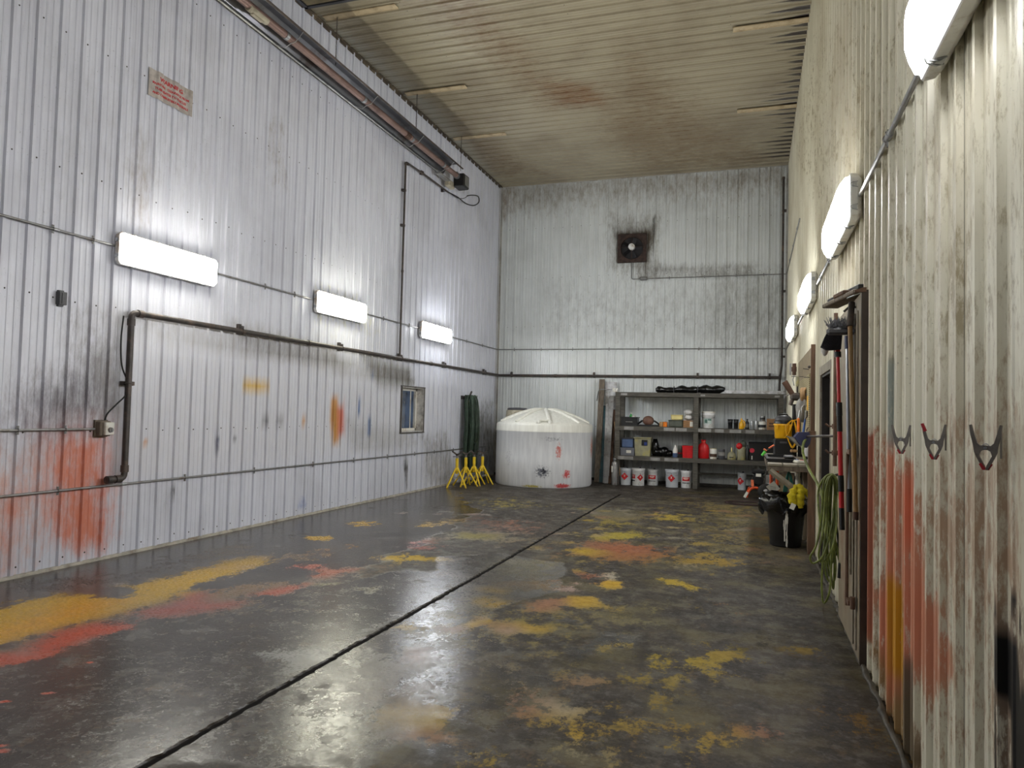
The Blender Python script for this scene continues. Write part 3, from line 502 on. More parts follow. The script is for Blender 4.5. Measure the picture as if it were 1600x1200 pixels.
t.l(col,t.b.inputs['Base Color']); t.l(rough,t.b.inputs['Roughness']); t.b.inputs['Specular IOR Level'].default_value=.26
t.bump(t.math('ADD',t.math('MULTIPLY',t.noise(9,6,oc,.7),.6),t.math('MULTIPLY',fine,.5)),.4,.006)
me.materials.append(t.m); fl=bpy.data.objects.new('floor',me); COL.objects.link(fl); tag(fl,kind='structure',label='wet paint-stained concrete floor with one long control joint')

# window
wd=empty('window_1',kind='structure',label='small white-framed window in the left wall'); ya,yb,za,zb=WIN; xr=XL-.19
b=MB(); b.box((xr+.1,(ya+yb)/2,za+.006),(.22,yb-ya,.012)); b.box((xr+.1,(ya+yb)/2,zb-.006),(.22,yb-ya,.012)); b.box((xr+.1,ya+.006,(za+zb)/2),(.22,.012,zb-za)); b.box((xr+.1,yb-.006,(za+zb)/2),(.22,.012,zb-za))
b.build('window_reveal',mat('reveal',(222,218,212),.6,dirt=(130,118,110)),wd)
b=MB()
for (c,d) in (((XL+.018,(ya+yb)/2,zb+.012),(.03,yb-ya+.08,.025)),((XL+.018,(ya+yb)/2,za-.02),(.03,yb-ya+.08,.025)),((XL+.018,ya-.014,(za+zb)/2),(.03,.025,zb-za+.04)),((XL+.018,yb+.014,(za+zb)/2),(.03,.025,zb-za+.04))): b.box(c,d)
b.build('window_trim',mat('window_trim_dark',(96,92,88),.5),wd)
b=MB(); fw_=.06
for (c,d) in (((xr+.03,(ya+yb)/2,zb-fw_/2),(.06,yb-ya,fw_)),((xr+.03,(ya+yb)/2,za+fw_/2),(.06,yb-ya,fw_)),((xr+.03,ya+fw_/2,(za+zb)/2),(.06,fw_,zb-za)),((xr+.03,yb-fw_/2,(za+zb)/2),(.06,fw_,zb-za)),((xr+.012,yb-.20,(za+zb)/2),(.02,.03,zb-za-.1))): b.box(c,d)
wf2=b.build('window_frame',M['white_plastic'],wd)
for y0_,y1_ in ((ya+fw_,yb-.22),(yb-.18,yb-fw_)):
    b=MB(); b.box((xr+.012,(y0_+y1_)/2,(za+zb)/2),(.01,y1_-y0_,zb-za-2*fw_)); b.build('pane',M['window_glass'],wd)
b=MB(); b.box((xr-.02,(ya+yb)/2,(za+zb)/2),(.02,yb-ya+.1,zb-za+.1)); b.build('window_back',mat('night',(30,40,60),.5),wd)

# doors in the right wall
d2=empty('door_2',kind='structure',label='dark recessed doorway with tan frame past the hanging tools'); ya,yb,_,zt=DOOR
b=MB(); b.box((XR-.008,ya-.04,zt/2+.03),(.03,.09,zt+.06)); b.box((XR-.008,yb+.04,zt/2+.03),(.03,.09,zt+.06)); b.box((XR-.008,(ya+yb)/2,zt+.045),(.034,yb-ya+.17,.09)); b.build('door_frame',M['trim_light'],d2)
b=MB(); b.box((XR+.07,ya+.012,zt/2),(.15,.024,zt)); b.box((XR+.07,yb-.012,zt/2),(.15,.024,zt)); b.box((XR+.07,(ya+yb)/2,zt-.012),(.15,yb-ya,.024)); b.build('door_jamb',M['door_dark'],d2)
b=MB(); b.box((XR+.12,(ya+yb)/2,zt/2),(.045,yb-ya-.05,zt-.03))
for yy in (ya+.3,ya+.78): b.box((XR+.094,yy,1.5),(.012,.34,.8)); b.box((XR+.094,yy,.5),(.012,.34,.7))
dl=b.build('door_leaf',M['door_dark'],d2)
b=MB(); b.cyl((XR+.1,ya+.1,1.02),(XR+.05,ya+.1,1.02),.025); b.sphere((XR+.045,ya+.1,1.02),.03,10); b.build('door_handle',M['steel'],d2)
d1=empty('door_1',kind='structure',label='tall tan sliding door slab standing proud of the right wall'); y0_,y1_,z1_=5.2,6.42,2.41
b=MB(); b.box((XR-.012-.022,(y0_+y1_)/2,z1_/2+.01),(.044,y1_-y0_,z1_-.02)); b.build('door_leaf',M['door_tan'],d1)
b=MB(); b.box((XR-.03,y0_+.006,z1_/2+.01),(.052,.035,z1_+.01)); b.build('edge_post',M['door_edge'],d1)
b=MB(); b.box((XR-.062,y0_+.16,z1_/2-.02),(.008,.05,z1_-.16)); b.box((XR-.062,y0_+.30,z1_/2-.02),(.008,.04,z1_-.16)); b.build('stile',M['trim_light'],d1)
b=MB(); b.box((XR-.066,y0_+.42,z1_/2+.2),(.012,.03,z1_-.6)); b.box((XR-.066,y0_+.60,1.3),(.012,.02,1.9)); b.build('rib',M['trim_light'],d1)
b=MB()
for z in (1.36,.36): b.box((XR-.085,y0_+.2,z),(.05,.12,.03)); b.cyl((XR-.085,y0_+.12,z-.03),(XR-.085,y0_+.12,z+.05),.016)
b.build('bolt',M['rust_angle'],d1)
b=MB(); b.tube(elbow_path([(XR-.105,y0_+.26,.32),(XR-.105,y0_+.26,1.36),(XR-.06,y0_+.26,1.38)],.03),.011,8); b.build('pull_rod',M['rust_angle'],d1)
b=MB(); b.prism([(0,0),(.07,.0),(.07,.012),(.02,.03),(0,.03)],.03,Matrix.Translation((XR-.03,y0_-.02,z1_+.0))@Matrix(((-1,0,0,0),(0,0,1,0),(0,1,0,0),(0,0,0,1)))); b.build('bracket',M['rust_angle'],d1)

# ------------------------------------------------------------ wall lights
def make_light(lens):
    r=empty('wall_light')
    def frustum(b,secs,n0=None,rim=0):
        vs=[];fs=[]
        for x,L_,h_,c in secs:
            l,q=L_/2,h_/2; vs+=[(x,-l+c,-q),(x,l-c,-q),(x,l,-q+c),(x,l,q-c),(x,l-c,q),(x,-l+c,q),(x,-l,q-c),(x,-l,-q+c)]
        k=len(secs)
        for j in range(k-1):
            for i in range(8): i2=(i+1)%8; fs.append((j*8+i,j*8+i2,(j+1)*8+i2,(j+1)*8+i))
        fs+= [tuple(range(7,-1,-1)),tuple(range((k-1)*8,k*8))]
        b.add(vs,fs)
        for q in range(8*rim): b.m[len(b.m)-len(fs)+q]=1
    b=MB(); frustum(b,[(.022,1.34,.27,.02),(.05,1.40,.325,.03),(.092,1.41,.335,.03),(.098,1.40,.325,.03)]); b.build('housing',M['cream_body'],r)
    b=MB(); frustum(b,[(.098,1.375,.30,.03),(.124,1.366,.292,.03),(.150,1.30,.235,.03),(.170,1.22,.17,.03)],rim=1); b.build('lens',[M[lens],M['lens_rim']],r)
    for y in (-.5,0,.5):
        for s in (-1,1):
            b=MB(); b.tube([(.05,y-.03,s*.168),(.075,y-.02,s*.178),(.11,y-.012,s*.168),(.122,y,s*.150),(.11,y+.012,s*.168),(.075,y+.02,s*.178),(.05,y+.03,s*.168)],.0035,6); b.box((.07,y,s*.168),(.03,.05,.012)); b.build('latch',M['steel'],r)
    for s in (-1,1):
        for z in (-.08,.08):
            b=MB(); b.tube([(.05,s*.702,z-.02),(.08,s*.716,z-.012),(.116,s*.690,z),(.08,s*.716,z+.012),(.05,s*.702,z+.02)],.0035,6); b.box((.07,s*.706,z),(.03,.012,.035)); b.build('end_latch',M['steel'],r)
    return r
protos={}
spec=[(XL,6.35,3.135,'lens_warm','nearest and largest wall light on the left wall, glowing warm white',0),(XL,9.86,3.135,'lens_yellow','middle wall light on the left wall, above its yellow glow painted on the wall',0),(XL,13.42,3.135,'lens_cool','smallest, farthest wall light on the left wall, beyond the thin vertical pipe',0),
 (XR,2.55,3.10,'lens_right','nearest wall light on the right wall, cut off by the top edge',1),(XR,6.17,3.13,'lens_right','second wall light from the front on the right wall, with brown scorched rim',1),(XR,9.75,3.13,'lens_right','third wall light from the front on the right wall',1),(XR,13.45,3.13,'lens_right','farthest and smallest wall light on the right wall',1)]
for x,y,z,ln,lab,side in spec:
    if ln not in protos: o=protos[ln]=make_light(ln)
    else: o=copy_tree(protos[ln])
    o.location=(x,y,z); o.rotation_euler=(0,0,math.pi*side); tag(o,lab,'wall light','vapour-tight wall lights')

# ------------------------------------------------------------ conduits
def strap(b,c,ax,r=.012):      # two-hole strap: small saddle and ears; ax = direction of the pipe, nrm from the wall
    pass
def conduit(label,segs,r,straps,mat_='galv',name='conduit',cat='conduit',bends=.08,couplers=()):
    o=empty(name,segs[0][0],label=label,cat=cat,group='steel conduits on the walls' if cat=='conduit' else None); L0=Vector(segs[0][0])
    for s in segs:
        b=MB(); b.tube([Vector(p)-L0 for p in elbow_path(s,bends)],r,8); b.build('tube',M[mat_],o)
    for (c,nrm,up_) in straps:
        c=Vector(c)-L0; n=Vector(nrm); u=Vector(up_); t_=n.cross(u)
        b=MB(); Mx=Matrix((t_,u,n)).transposed().to_4x4(); Mx.translation=c-n*(r*.2)
        w_=.012
        b.prism([(-w_,-r*3.2),(w_,-r*3.2),(w_,-r*1.3),(-w_,-r*1.3)],.006,Mx); b.prism([(-w_,r*3.2),(w_,r*3.2),(w_,r*1.3),(-w_,r*1.3)],.006,Mx)
        a=[c+u*(r*1.35*math.cos(q))+n*(r*1.5*math.sin(q)) for q in [math.pi*k/6 for k in range(7)]]; b.tube(a,.005,5)
        b.cyl(c-u*(r*2.4),c-u*(r*2.4)+n*.012,.006,n=6); b.cyl(c+u*(r*2.4),c+u*(r*2.4)+n*.012,.006,n=6)
        b.build('strap',M['black_iron' if mat_!='galv' else 'galv'],o)
    for c,d in couplers:
        c=Vector(c)-L0; d=Vector(d); b=MB(); b.cyl(c-d*.03,c+d*.03,r*1.35,n=10); b.build('coupler',M['steel'],o)
    return o
rc=.0125; xo=XL+.034; xo2=XR-.034; yo=YB-.034
N_L=(1,0,0); N_R=(-1,0,0); N_B=(0,-1,0); UP=(0,0,1); AY=(0,1,0); AX=(1,0,0)
zc=3.155
conduit('thin conduit joining the three left wall lights and running on across the end wall',
 [[(xo,YF+.1,zc),(xo,5.66,zc)],[(xo,7.04,zc),(xo,9.17,zc)],[(xo,10.55,zc),(xo,12.73,zc)],[(xo,14.11,zc),(xo,yo,zc),(xo2-.02,yo,zc)]],rc,
 [((xo,y,zc),N_L,UP) for y in (4.97,5.4,8.05,8.7,11.3,12.3,15.2,16.2)]+[((x,yo,zc),N_B,UP) for x in (-5.7,-5.0,-4.2,-3.3,-2.6,-1.8,-1.2,-.6,.2)],couplers=[((xo,5.0,zc),AY)])
zr=3.13
conduit('thick conduit rising between the right wall lights',[[(xo2,YF+.1,zr),(xo2,1.9,zr)],[(xo2,3.24,zr),(xo2,5.47,zr)],[(xo2,6.87,zr),(xo2,9.05,zr)],[(xo2,10.45,zr),(xo2,12.75,zr)],[(xo2,14.15,zr),(xo2,yo-.03,zr)]],.015,
 [((xo2,y,zr),N_R,UP) for y in (3.55,4.4,7.6,8.5,11.4,15)],couplers=[((xo2,3.5,zr),AY),((xo2,4.35,zr),AY)])
zb_=.735
conduit('long low conduit strapped along the foot of the left wall',[[(xo,YF+.1,zb_),(xo,16.6,zb_)]],rc,[((xo,y,zb_),N_L,UP) for y in (5.15,6.75,7.97,9.3,10.45,11.6,12.7,13.6,14.6,15.6)],couplers=[((xo,y,zb_),AY) for y in (5.9,8.9,12.0)])
zm=1.305
conduit('short conduit from the left edge to the grey switch box',[[(xo,YF+.1,zm),(xo,5.52,zm)]],rc,[((xo,y,zm),N_L,UP) for y in (4.73,5.2,4.2)])
fz=4.83
conduit('thin conduit from the wall fan to the right-hand corner',[[(-2.79,yo,5.24),(-2.79,yo,fz),(-2.60,yo,fz)],[(-2.40,yo,fz),(xo2,yo,fz),(xo2,12.55,fz)]],.011,[((x,yo,fz),N_B,UP) for x in (-1.9,-1.1,-.4,.2)]+[((xo2,y,fz),N_R,UP) for y in (13.2,14.5,15.8)],bends=.05)
# switch box with dial
o=empty('switch_box',(XL,5.62,1.31),label='grey wall switch box with white cover plate and round dial',cat='switch box')
b=MB(); b.cbox((.055,-.02,0),(.075,.13,.15),.01); b.box((.02,-.02,0),(.02,.15,.17)); b.build('box',M['grey_wood'],o)
b=MB(); b.cbox((.108,.0,0),(.034,.105,.125),.006); b.build('cover_plate',M['white_plastic'],o)
b=MB(); b.cyl((.125,.0,-.012),(.146,.0,-.012),.028,.024,n=16); b.box((.15,.0,-.012),(.008,.008,.04)); b.build('dial',M['galv'],o)
o=MB(); o.tube(smooth_path([(XL+.05,5.62,1.39),(XL+.06,5.64,1.46),(XL+.07,5.74,1.56),(XL+.10,5.82,1.66),(XL+.10,5.83,1.78),(XL+.055,5.79,1.95),(XL+.05,5.77,2.2),(XL+.06,5.78,2.46)],6),.008,8)
tag(o.build('cable',M['black_rubber'],origin=(XL,5.62,1.39)),'black cable curving from the switch box up behind the iron pipe','cable')
# fan wiring box
o=empty('junction_box',(-2.5,YB-.03,fz),label='small grey junction box just below the wall fan',cat='junction box')
b=MB(); b.cbox((0,-.02,0),(.19,.07,.085),.02); b.build('box',M['galv'],o); b=MB(); b.cbox((0,-.058,0),(.13,.008,.06),.004); b.build('cover',M['steel'],o)

# ------------------------------------------------------------ black iron pipes
def hanger(b,c,nrm,up_,r):    # strut clamp: upright channel and saddle
    c=Vector(c); n=Vector(nrm); u=Vector(up_); t_=n.cross(u); M_=Matrix((t_,u,n)).transposed().to_4x4(); M_.translation=c-n*(r+.045)
    b.prism([(-.022,-r*1.2),(.022,-r*1.2),(.022,r*3),(-.022,r*3)],.045,M_)
    b.tube([c+u*(r*1.15*math.cos(q))+n*(r*1.15*math.sin(q)) for q in [math.pi*2*k/12 for k in range(12)]],.006,5,closed=True)
    M_.translation=c-n*.01; b.prism([(-.02,r*1.1),(.02,r*1.1),(.02,r*2.2),(-.02,r*2.2)],.02,M_)
def pipe(label,pts,r,hangers,fittings,mat_='black_iron',bend=.05,name='iron_pipe'):
    o=empty(name,pts[0],label=label,cat='pipe'); L0=Vector(pts[0]); b=MB(); b.tube([Vector(p)-L0 for p in elbow_path(pts,bend)],r,14); b.build('pipe_run',M[mat_],o)
    for c,n_,u_ in hangers: b=MB(); hanger(b,Vector(c)-L0,n_,u_,r); b.build('pipe_clamp',M['black_iron'],o)
    for c,d in fittings:
        c=Vector(c)-L0; d=Vector(d); b=MB(); b.cyl(c-d*r*1.1,c+d*r*1.1,r*1.28,n=14); b.build('coupling',M[mat_],o)
    return o
po=XL+.10; pz=2.50; R1=.031
pipe('thick dark water pipe running round the left wall and end wall',
 [(po+.0,5.62,.80),(po,5.84,.80),(po,5.84,pz),(po,YB-.10,pz),(XR-.16,YB-.10,pz)],R1,
 [((po,y,pz),N_L,UP) for y in (7.55,9.88,11.9,13.9,16.3)]+[((x,YB-.10,pz),N_B,UP) for x in (-5.75,-3.65,-1.22,.35)]+[((po,5.84,1.77),N_L,(0,1,0))],
 [((po,5.66,.80),AY),((po,5.84,.90),UP),((po,5.76,.80),AY),((po,5.84,2.40),UP),((po,5.95,pz),AY),((po,9.0,pz),AY),((po,13.2,pz),AY),((-4.6,YB-.1,pz),AX)],bend=.06)
vz=6.12; vr=.019; pv=XL+.075
vp=pipe('thin black pipe rising from the thick pipe to the tube heater',
 [(pv,11.88,pz+.02),(pv,11.88,vz),(-6.102,12.646,6.142),(-6.102,13.832,6.145)],vr,
 [((pv,11.88,4.95),N_L,(0,1,0)),((pv,11.88,5.6),N_L,(0,1,0)),((-6.102,12.617,6.145),N_L,UP),((-6.102,13.635,6.113),N_L,UP)],[((pv,11.88,pz+.05),UP),((pv,11.88,vz-.04),UP),((pv,11.88,4.1),UP),((pv,11.97,vz-.01),AY)],bend=.05)
b=MB(); b.tube(smooth_path([(-6.097,13.821,6.142),(-6.077,14.292,6.17),(-6.017,14.625,6.121),(-5.977,14.981,6.176),(-5.957,15.239,6.32),(-5.927,15.113,6.413),(-5.897,14.689,6.316),(-5.877,14.345,6.199)],7),.012,8)
b.tube(smooth_path([(-6.087,13.865,6.141),(-6.057,14.211,6.131),(-5.977,14.375,6.159),(-5.877,14.381,6.21)],6),.007,7)
tag(b.build('gas_hose',M['black_rubber'],origin=(-6.097,13.821,6.142)),'black looped hose hanging below the burner of the tube heater','hose')
pipe('dark vertical drain pipe in the right-hand back corner',[(XR-.13,YB-.30,6.95),(XR-.13,YB-.30,2.75),(XR-.16,YB-.24,2.5),(XR-.17,YB-.16,2.3),(XR-.17,YB-.12,.06)],.024,
 [((XR-.13,YB-.30,z),N_R,(0,1,0)) for z in (6.2,4.4,2.95)],[((XR-.13,YB-.30,6.93),UP),((XR-.16,YB-.23,2.52),UP),((XR-.17,YB-.14,2.2),UP)],bend=.06)
o=empty('ball_valve',(0.663,13.277,2.427),label='rusty valve on the right wall just above the pegboard',cat='valve')
b=MB(); b.cyl((0,0,-.1),(0,0,.1),.03); b.cyl((0,0,-.04),(0,0,.04),.045,n=8,sm=False); b.build('valve_body',M['rusty'],o)
b=MB(); b.box((-.06,0,.0),(.03,.02,.2)); b.tube([(0,.02,-.1),(-.02,.02,-.18),(0,.02,-.28)],.01,6); b.build('lever',M['galv'],o)

# ------------------------------------------------------------ tube heater under the ceiling
def hood():
    o=empty('tube_heater',(XL+.32,0,6.45),label='long infrared tube heater with metal hood hung high along the left wall',cat='heater')
    y0,y1=3.2,13.55
    # hood: arc opening downwards and into the room
    C_=(0,0); pts=[]
    prof=[(-.20,-.14),(-.215,-.10),(-.19,.02),(-.10,.13),(.0,.17),(.09,.155),(.15,.11),(.165,.125)]
    a=math.radians(22); pr=[(x*math.cos(a)+z*math.sin(a),-x*math.sin(a)+z*math.cos(a)) for x,z in prof]
    b=MB(); n=len(pr); yy=[y0+ (y1-y0)*k/6 for k in range(7)]
    for q in range(6):
        A,B_=yy[q]-(.04 if q else 0),yy[q+1]; lift=.0025*(q%2)
        for t_,mi,rev in ((0,1,False),(.004,0,True)):
            vs=[(x*(1+lift+t_*4),y,z*(1+lift+t_*4)) for y in (A,B_) for x,z in pr]; fs=[(i,i+1,n+i+1,n+i) for i in range(n-1)]
            b.v; k0=len(b.v); b.add(vs,fs,mi)
    me=b; ob=b.build('reflector_hood',[M['reflector_out'],M['reflector']],o)
    # lip rails
    for k,nm in ((0,'lower_lip'),(n-1,'upper_lip')):
        b=MB(); x,z=pr[k]; b.box((x,(y0+y1)/2,z),(.022,y1-y0,.014),ry=-a); b.build(nm,M['alu' if k==0 else 'reflector_out'],o)
    b=MB(); b.cyl((0,y0-.3,-.02),(0,y1+.22,-.02),.052,n=18); b.build('burner_tube',M['tube_pink'],o)
    for y in (4.6,6.2,7.9,9.9,11.6,13.0):
        b=MB(); b.cyl((0,y-.03,-.02),(0,y+.03,-.02),.058,n=18); b.build('tube_band',M['steel'],o)
        b=MB(); b.tube([(pr[0][0],y+.1,pr[0][1]),(-.08,y+.1,-.13),(.0,y+.1,-.085),(.08,y+.1,-.07),(pr[-1][0],y+.1,pr[-1][1])],.006,5); b.build('tube_hanger',M['alu'],o)
    b=MB(); b.cyl((0,7.15,-.045),(0,7.5,-.045),.05,n=16); b.box((.0,7.32,-.09),(.05,.2,.03)); b.build('sleeve',M['beige_plastic'],o)
    b=MB(); b.cyl((0,11.35,-.02),(0,11.5,-.02),.06,n=14); b.build('rust_band',M['rusty'],o)
    # burner box
    b=MB(); b.cbox((.03,y1+.33,-.10),(.24,.30,.28),.02); b.build('burner_box',M['black_plastic'],o)
    b=MB(); b.box((.153,y1+.33,-.10),(.006,.2,.2)); b.cyl((0,y1+.1,-.02),(0,y1+.22,-.02),.07,.06,n=16); b.build('burner_collar',M['steel'],o)
    b=MB(); b.cbox((-.14,y1+.12,-.2),(.12,.3,.14),.02); b.build('control_box',M['beige_plastic'],o)
    b=MB(); b.box((-.12,y1-.25,-.17),(.1,.5,.03)); b.build('bracket',M['alu'],o)
    for yc in ([(9.105,-5.988)],[(11.779,-6.015)],[(13.896,-5.933)]):
        y=yc[0][0]-.05; b=MB(); x=.02
        for k in range(14):
            z=.15+k*.052; e=[(x+(.009*math.cos(t_) if k%2 else 0),y+(0 if k%2 else .009*math.cos(t_)),z+.03*math.sin(t_)) for t_ in [2*math.pi*i/8 for i in range(8)]]; b.tube(e,.0028,4,closed=True)
        b.tube([(x,y,.12),(x,y,.9)],.0022,4); b.build('chain',M['black_iron'],o)
hood()

# ------------------------------------------------------------ ceiling covers and hatch
for (x0,x1,y,lab) in ((-6.05,-4.87,9.05,'beige cover strip on the ceiling beside the dark hatch'),(-6.05,-4.87,11.69,'beige cover strip on the ceiling, middle of the three at the left'),(-6.05,-4.89,13.92,'beige cover strip on the ceiling, farthest of the three at the left'),
    (-.34,.70,10.98,'beige cover strip among soot at the right ceiling edge, nearer one'),(-.34,.70,14.0,'beige cover strip among soot at the right ceiling edge, farther one')):
    b=MB(); b.cbox((0,0,-.012),(x1-x0,.12,.022),.006); b.box((0,.052,-.018),(x1-x0,.012,.02)); ob=b.build('cover_strip',M['beige_strip']); ob.location=((x0+x1)/2,y,H-.022); tag(ob,lab,'ceiling strip','ceiling cover strips')
o=empty('ceiling_hatch',(-5.55,7.7,H-.02),label='beige ceiling hatch with dark gap round it at the top edge',cat='hatch')
b=MB(); b.cbox((0,0,-.03),(1.05,1.9,.03),.008); b.build('hatch_panel',mat('hatch',(132,120,88),.5,dirt=(100,90,66)),o)
b=MB()
for c,d in (((-.57,0,-.02),(.05,2.04,.05)),((.57,0,-.02),(.05,2.04,.05)),((0,-1.0,-.02),(1.2,.05,.05)),((0,1.0,-.02),(1.2,.05,.05))): b.box(c,d)
b.build('hatch_frame',M['dark_grey'],o)

# ------------------------------------------------------------ sign
def text(name,s,size,mat_,parent,M_,warp=None,extrude=.001,align='CENTER',sx=1):
    cu=bpy.data.curves.new(name,'FONT'); cu.body=s; cu.size=size; cu.align_x=align; cu.align_y='CENTER'; cu.extrude=extrude; cu.offset=size*.022; cu.resolution_u=2
    ob=bpy.data.objects.new(name,cu); COL.objects.link(ob); bpy.context.view_layer.update()
    me=bpy.data.meshes.new_from_object(ob.evaluated_get(bpy.context.evaluated_depsgraph_get())); bpy.data.objects.remove(ob)
    me.materials.clear(); me.materials.append(mat_)
    if sx!=1:
        for v in me.vertices: v.co.x*=sx
    if warp: warp(me)
    o=bpy.data.objects.new(name,me); COL.objects.link(o); o.parent=parent; o.matrix_local=M_; return o
so=empty('warning_sign',(XL+.02,6.31,5.01),label='wavy white warning sign with red lettering high on the left wall',cat='sign')
def wav(y): 
    u=((y+6.31-4.728)/PITCH)%1; return .016*(1 if u<.25 else (0 if .36<u<.9 else ((.36-u)/.11 if u<=.36 else (u-.9)/.1)))
sw,sh=.62,.30; b=MB(); ny=64; vs=[];fs=[]
for i in range(ny+1):
    y=-sw/2+sw*i/ny
    for z in (-sh/2,sh/2):
        for d in (0,.002): vs.append((wav(y)+d+.002,y,z))
for i in range(ny):
    a=i*4; fs+=[(a+1,a+5,a+7,a+3),(a,a+2,a+6,a+4),(a,a+4,a+5,a+1),(a+2,a+3,a+7,a+6)]
fs+=[(0,1,3,2),(ny*4,ny*4+2,ny*4+3,ny*4+1)]; b.add(vs,fs); b.build('sign_plate',mat('sign_white',(186,178,172),.45,dirt=(150,140,130)),so)
for k,(s_,sz,z,sxx) in enumerate((('WARNING',.062,.075,1.15),('MAINTAIN   CLEARANCE FROM',.036,.012,1.02),('TUBE HEATER TO VEHICLES',.036,-.04,1.0),('AND COMBUSTIBLE MATERIALS',.036,-.092,1.0))):
    def wp(me):
        for v in me.vertices: v.co.z+=wav(v.co.x)
    text('lettering',s_,sz,M['red_print'],so,Matrix(((0,0,1,.0052),(1,0,0,0),(0,1,0,z),(0,0,0,1))),wp,sx=sxx)
ob=MB(); ob.box((.035,0,0),(.05,.075,.12)); ob.box((.02,0,.0),(.03,.05,.15)); ob.box((.062,.0,0),(.006,.03,.1))
tag(ob.build('cable_clip',M['dark_grey'],origin=(0,0,0)),'small dark metal bracket alone on the left wall, left of the nearest light','bracket').location=(XL,5.09,2.53)

# ------------------------------------------------------------ wall fan
o=empty('wall_fan',(-2.79,YB-.03,5.575),label='rusty square exhaust fan with black blades on the end wall',cat='fan')
b=MB(); S=.345
for c,d in (((0,-.02,S-.04),(2*S,.07,.08)),((0,-.02,-S+.04),(2*S,.07,.08)),((-S+.04,-.02,0),(.08,.07,2*S-.16)),((S-.04,-.02,0),(.08,.07,2*S-.16))): b.box(c,d)
ring=[]; n=28
for i in range(n):      # square plate with round opening
    pass
vs=[];fs=[]
for i in range(n):
    t_=2*math.pi*i/n; c,s_=math.cos(t_),math.sin(t_); q=(S-.05)/max(abs(c),abs(s_)); vs+=[(c*.275,-.05,s_*.275),(c*q,-.05,s_*q),(c*.265,.0,s_*.265)]
for i in range(n): j=(i+1)%n; fs+=[(i*3,j*3,j*3+1,i*3+1),(i*3,i*3+2,j*3+2,j*3)]
b.add(vs,fs); b.build('housing',M['fan_rust'],o)
b=MB(); b.cyl((0,0,0),(0,.012,0),.28,n=24,sm=False); b.build('back_shutter',M['fan_black'],o)
for k in range(5):
    a=2*math.pi*k/5+.3; b=MB(); Mx=Matrix.Rotation(a,4,'Y')@Matrix.Translation((0,-.02,0))@Matrix.Rotation(.5,4,'Z')
    vs=[Mx@Vector(v) for v in ((-.03,-.002,.05),(.03,-.002,.05),(.085,-.002,.24),(-.05,-.002,.25),(-.03,.002,.05),(.03,.002,.05),(.085,.002,.24),(-.05,.002,.25))]
    b.add(vs,[(0,1,2,3),(7,6,5,4),(0,4,5,1),(1,5,6,2),(2,6,7,3),(3,7,4,0)]); b.build('blade',M['fan_black'],o)
b=MB(); b.cyl((0,-.12,.02),(0,-.02,.02),.075,n=18); b.cyl((0,-.14,.02),(0,-.12,.02),.03,.06,n=14); b.build('motor',M['cream_body'],o)
for s_ in (-1,1):
    b=MB(); b.tube([(s_*.29,-.06,.02),(s_*.07,-.1,.02)],.006,5); b.tube([(0,-.1,.02+s_*.08),(0,-.06,s_*.29)],.008,5); b.build('motor_arm',M['fan_rust'],o)

# ------------------------------------------------------------ poly tank
tc=(-4.452,15.82,0); TR=1.077
o=empty('water_tank',tc,label='large round white plastic liquid tank with domed ribbed top, in the back corner',cat='tank')
b=MB(); zs=1.34
prof=[(TR-.02,0),(TR,.03),(TR,.6),(TR,1.165),(TR+.008,1.175),(TR+.004,1.19),(TR,zs-.03),(TR-.012,zs)]
for k in range(1,11):
    q=k/10; prof.append(((TR-.012)*(1-q)+.0*q if q<1 else .0,zs+.33*math.sin(q*math.pi/2)**1.0*(1-.12*(1-q))))
b.lathe(prof,(0,0,0),64); b.build('tank_shell',M['tank_poly'],o)
def dome_z(r): 
    q=1-r/(TR-.012); q=max(0,min(1,q)); return zs+.33*math.sin(q*math.pi/2)*(1-.12*(1-q))
for k,a in enumerate([math.radians(d) for d in (-150,-112,-68,-25,20,70,115,160)]):
    b=MB(); path=[]
    for i in range(9):
        r_=.12+(TR-.2)*i/8; path.append((r_*math.cos(a),r_*math.sin(a),dome_z(r_)+.004))
    b.tube(path,[.03]+[.046]*7+[.03],8); b.build('dome_rib',M['tank_poly'],o)
b=MB(); b.lathe([(.27,1.42),(.26,1.60),(.25,1.63)],(-.74,.28,0),28); b.build('filler_neck',M['beige_plastic'],o)
b=MB(); b.lathe([(.23,1.63),(.235,1.66),(.21,1.68),(.05,1.69),(0,1.69)],(-.74,.28,0),28); b.build('lid',M['dark_grey'],o)
a0=math.radians(-74.5)
b=MB()
for s_ in (-1,1):
    a=a0+s_*.075*1.6; b.lathe([(.045,-.02),(.04,.03),(.03,.045),(0,.05)],((TR-.07)*math.cos(a),(TR-.07)*math.sin(a),dome_z(TR-.09)),12)
b.tube([((TR-.1)*math.cos(a0+t_),(TR-.1)*math.sin(a0+t_),dome_z(TR-.13)+.03) for t_ in (-.1,-.05,0,.05,.1)],.022,8)
b.build('lifting_lug',M['tank_poly'],o)

# ------------------------------------------------------------ hose hank on the left wall and pipe stands
hy=15.12; hx=XL+.20
o=empty('hose_hank',(hx,hy,0),label='long dark green hose hanging in a tall coil from a wall hook',cat='hose')
for k in range(26):
    w_=.035+.15*((k%13)/13)**.8; top=1.93-.01*(k%3); bot=.22+random.uniform(0,.22); off=random.uniform(-.05,.05); dx=-.13+.26*(k/26)
    pts=[(dx+.02*math.sin(k),off*.3,top),(dx,off+w_*.75,top-.14),(dx+.03,off+w_,1.3),(dx+.01,off+w_*1.05,.7),(dx,off+w_*.6,bot+.05),(dx+.03,off,bot),(dx,off-w_*.6,bot+.05),(dx+.01,off-w_*1.05,.7),(dx+.03,off-w_,1.3),(dx,off-w_*.75,top-.14)]
    b=MB(); b.tube(smooth_path(pts,4,True),.0135,6,closed=True); b.build('hose_loop',M['dark_green_hose'],o)
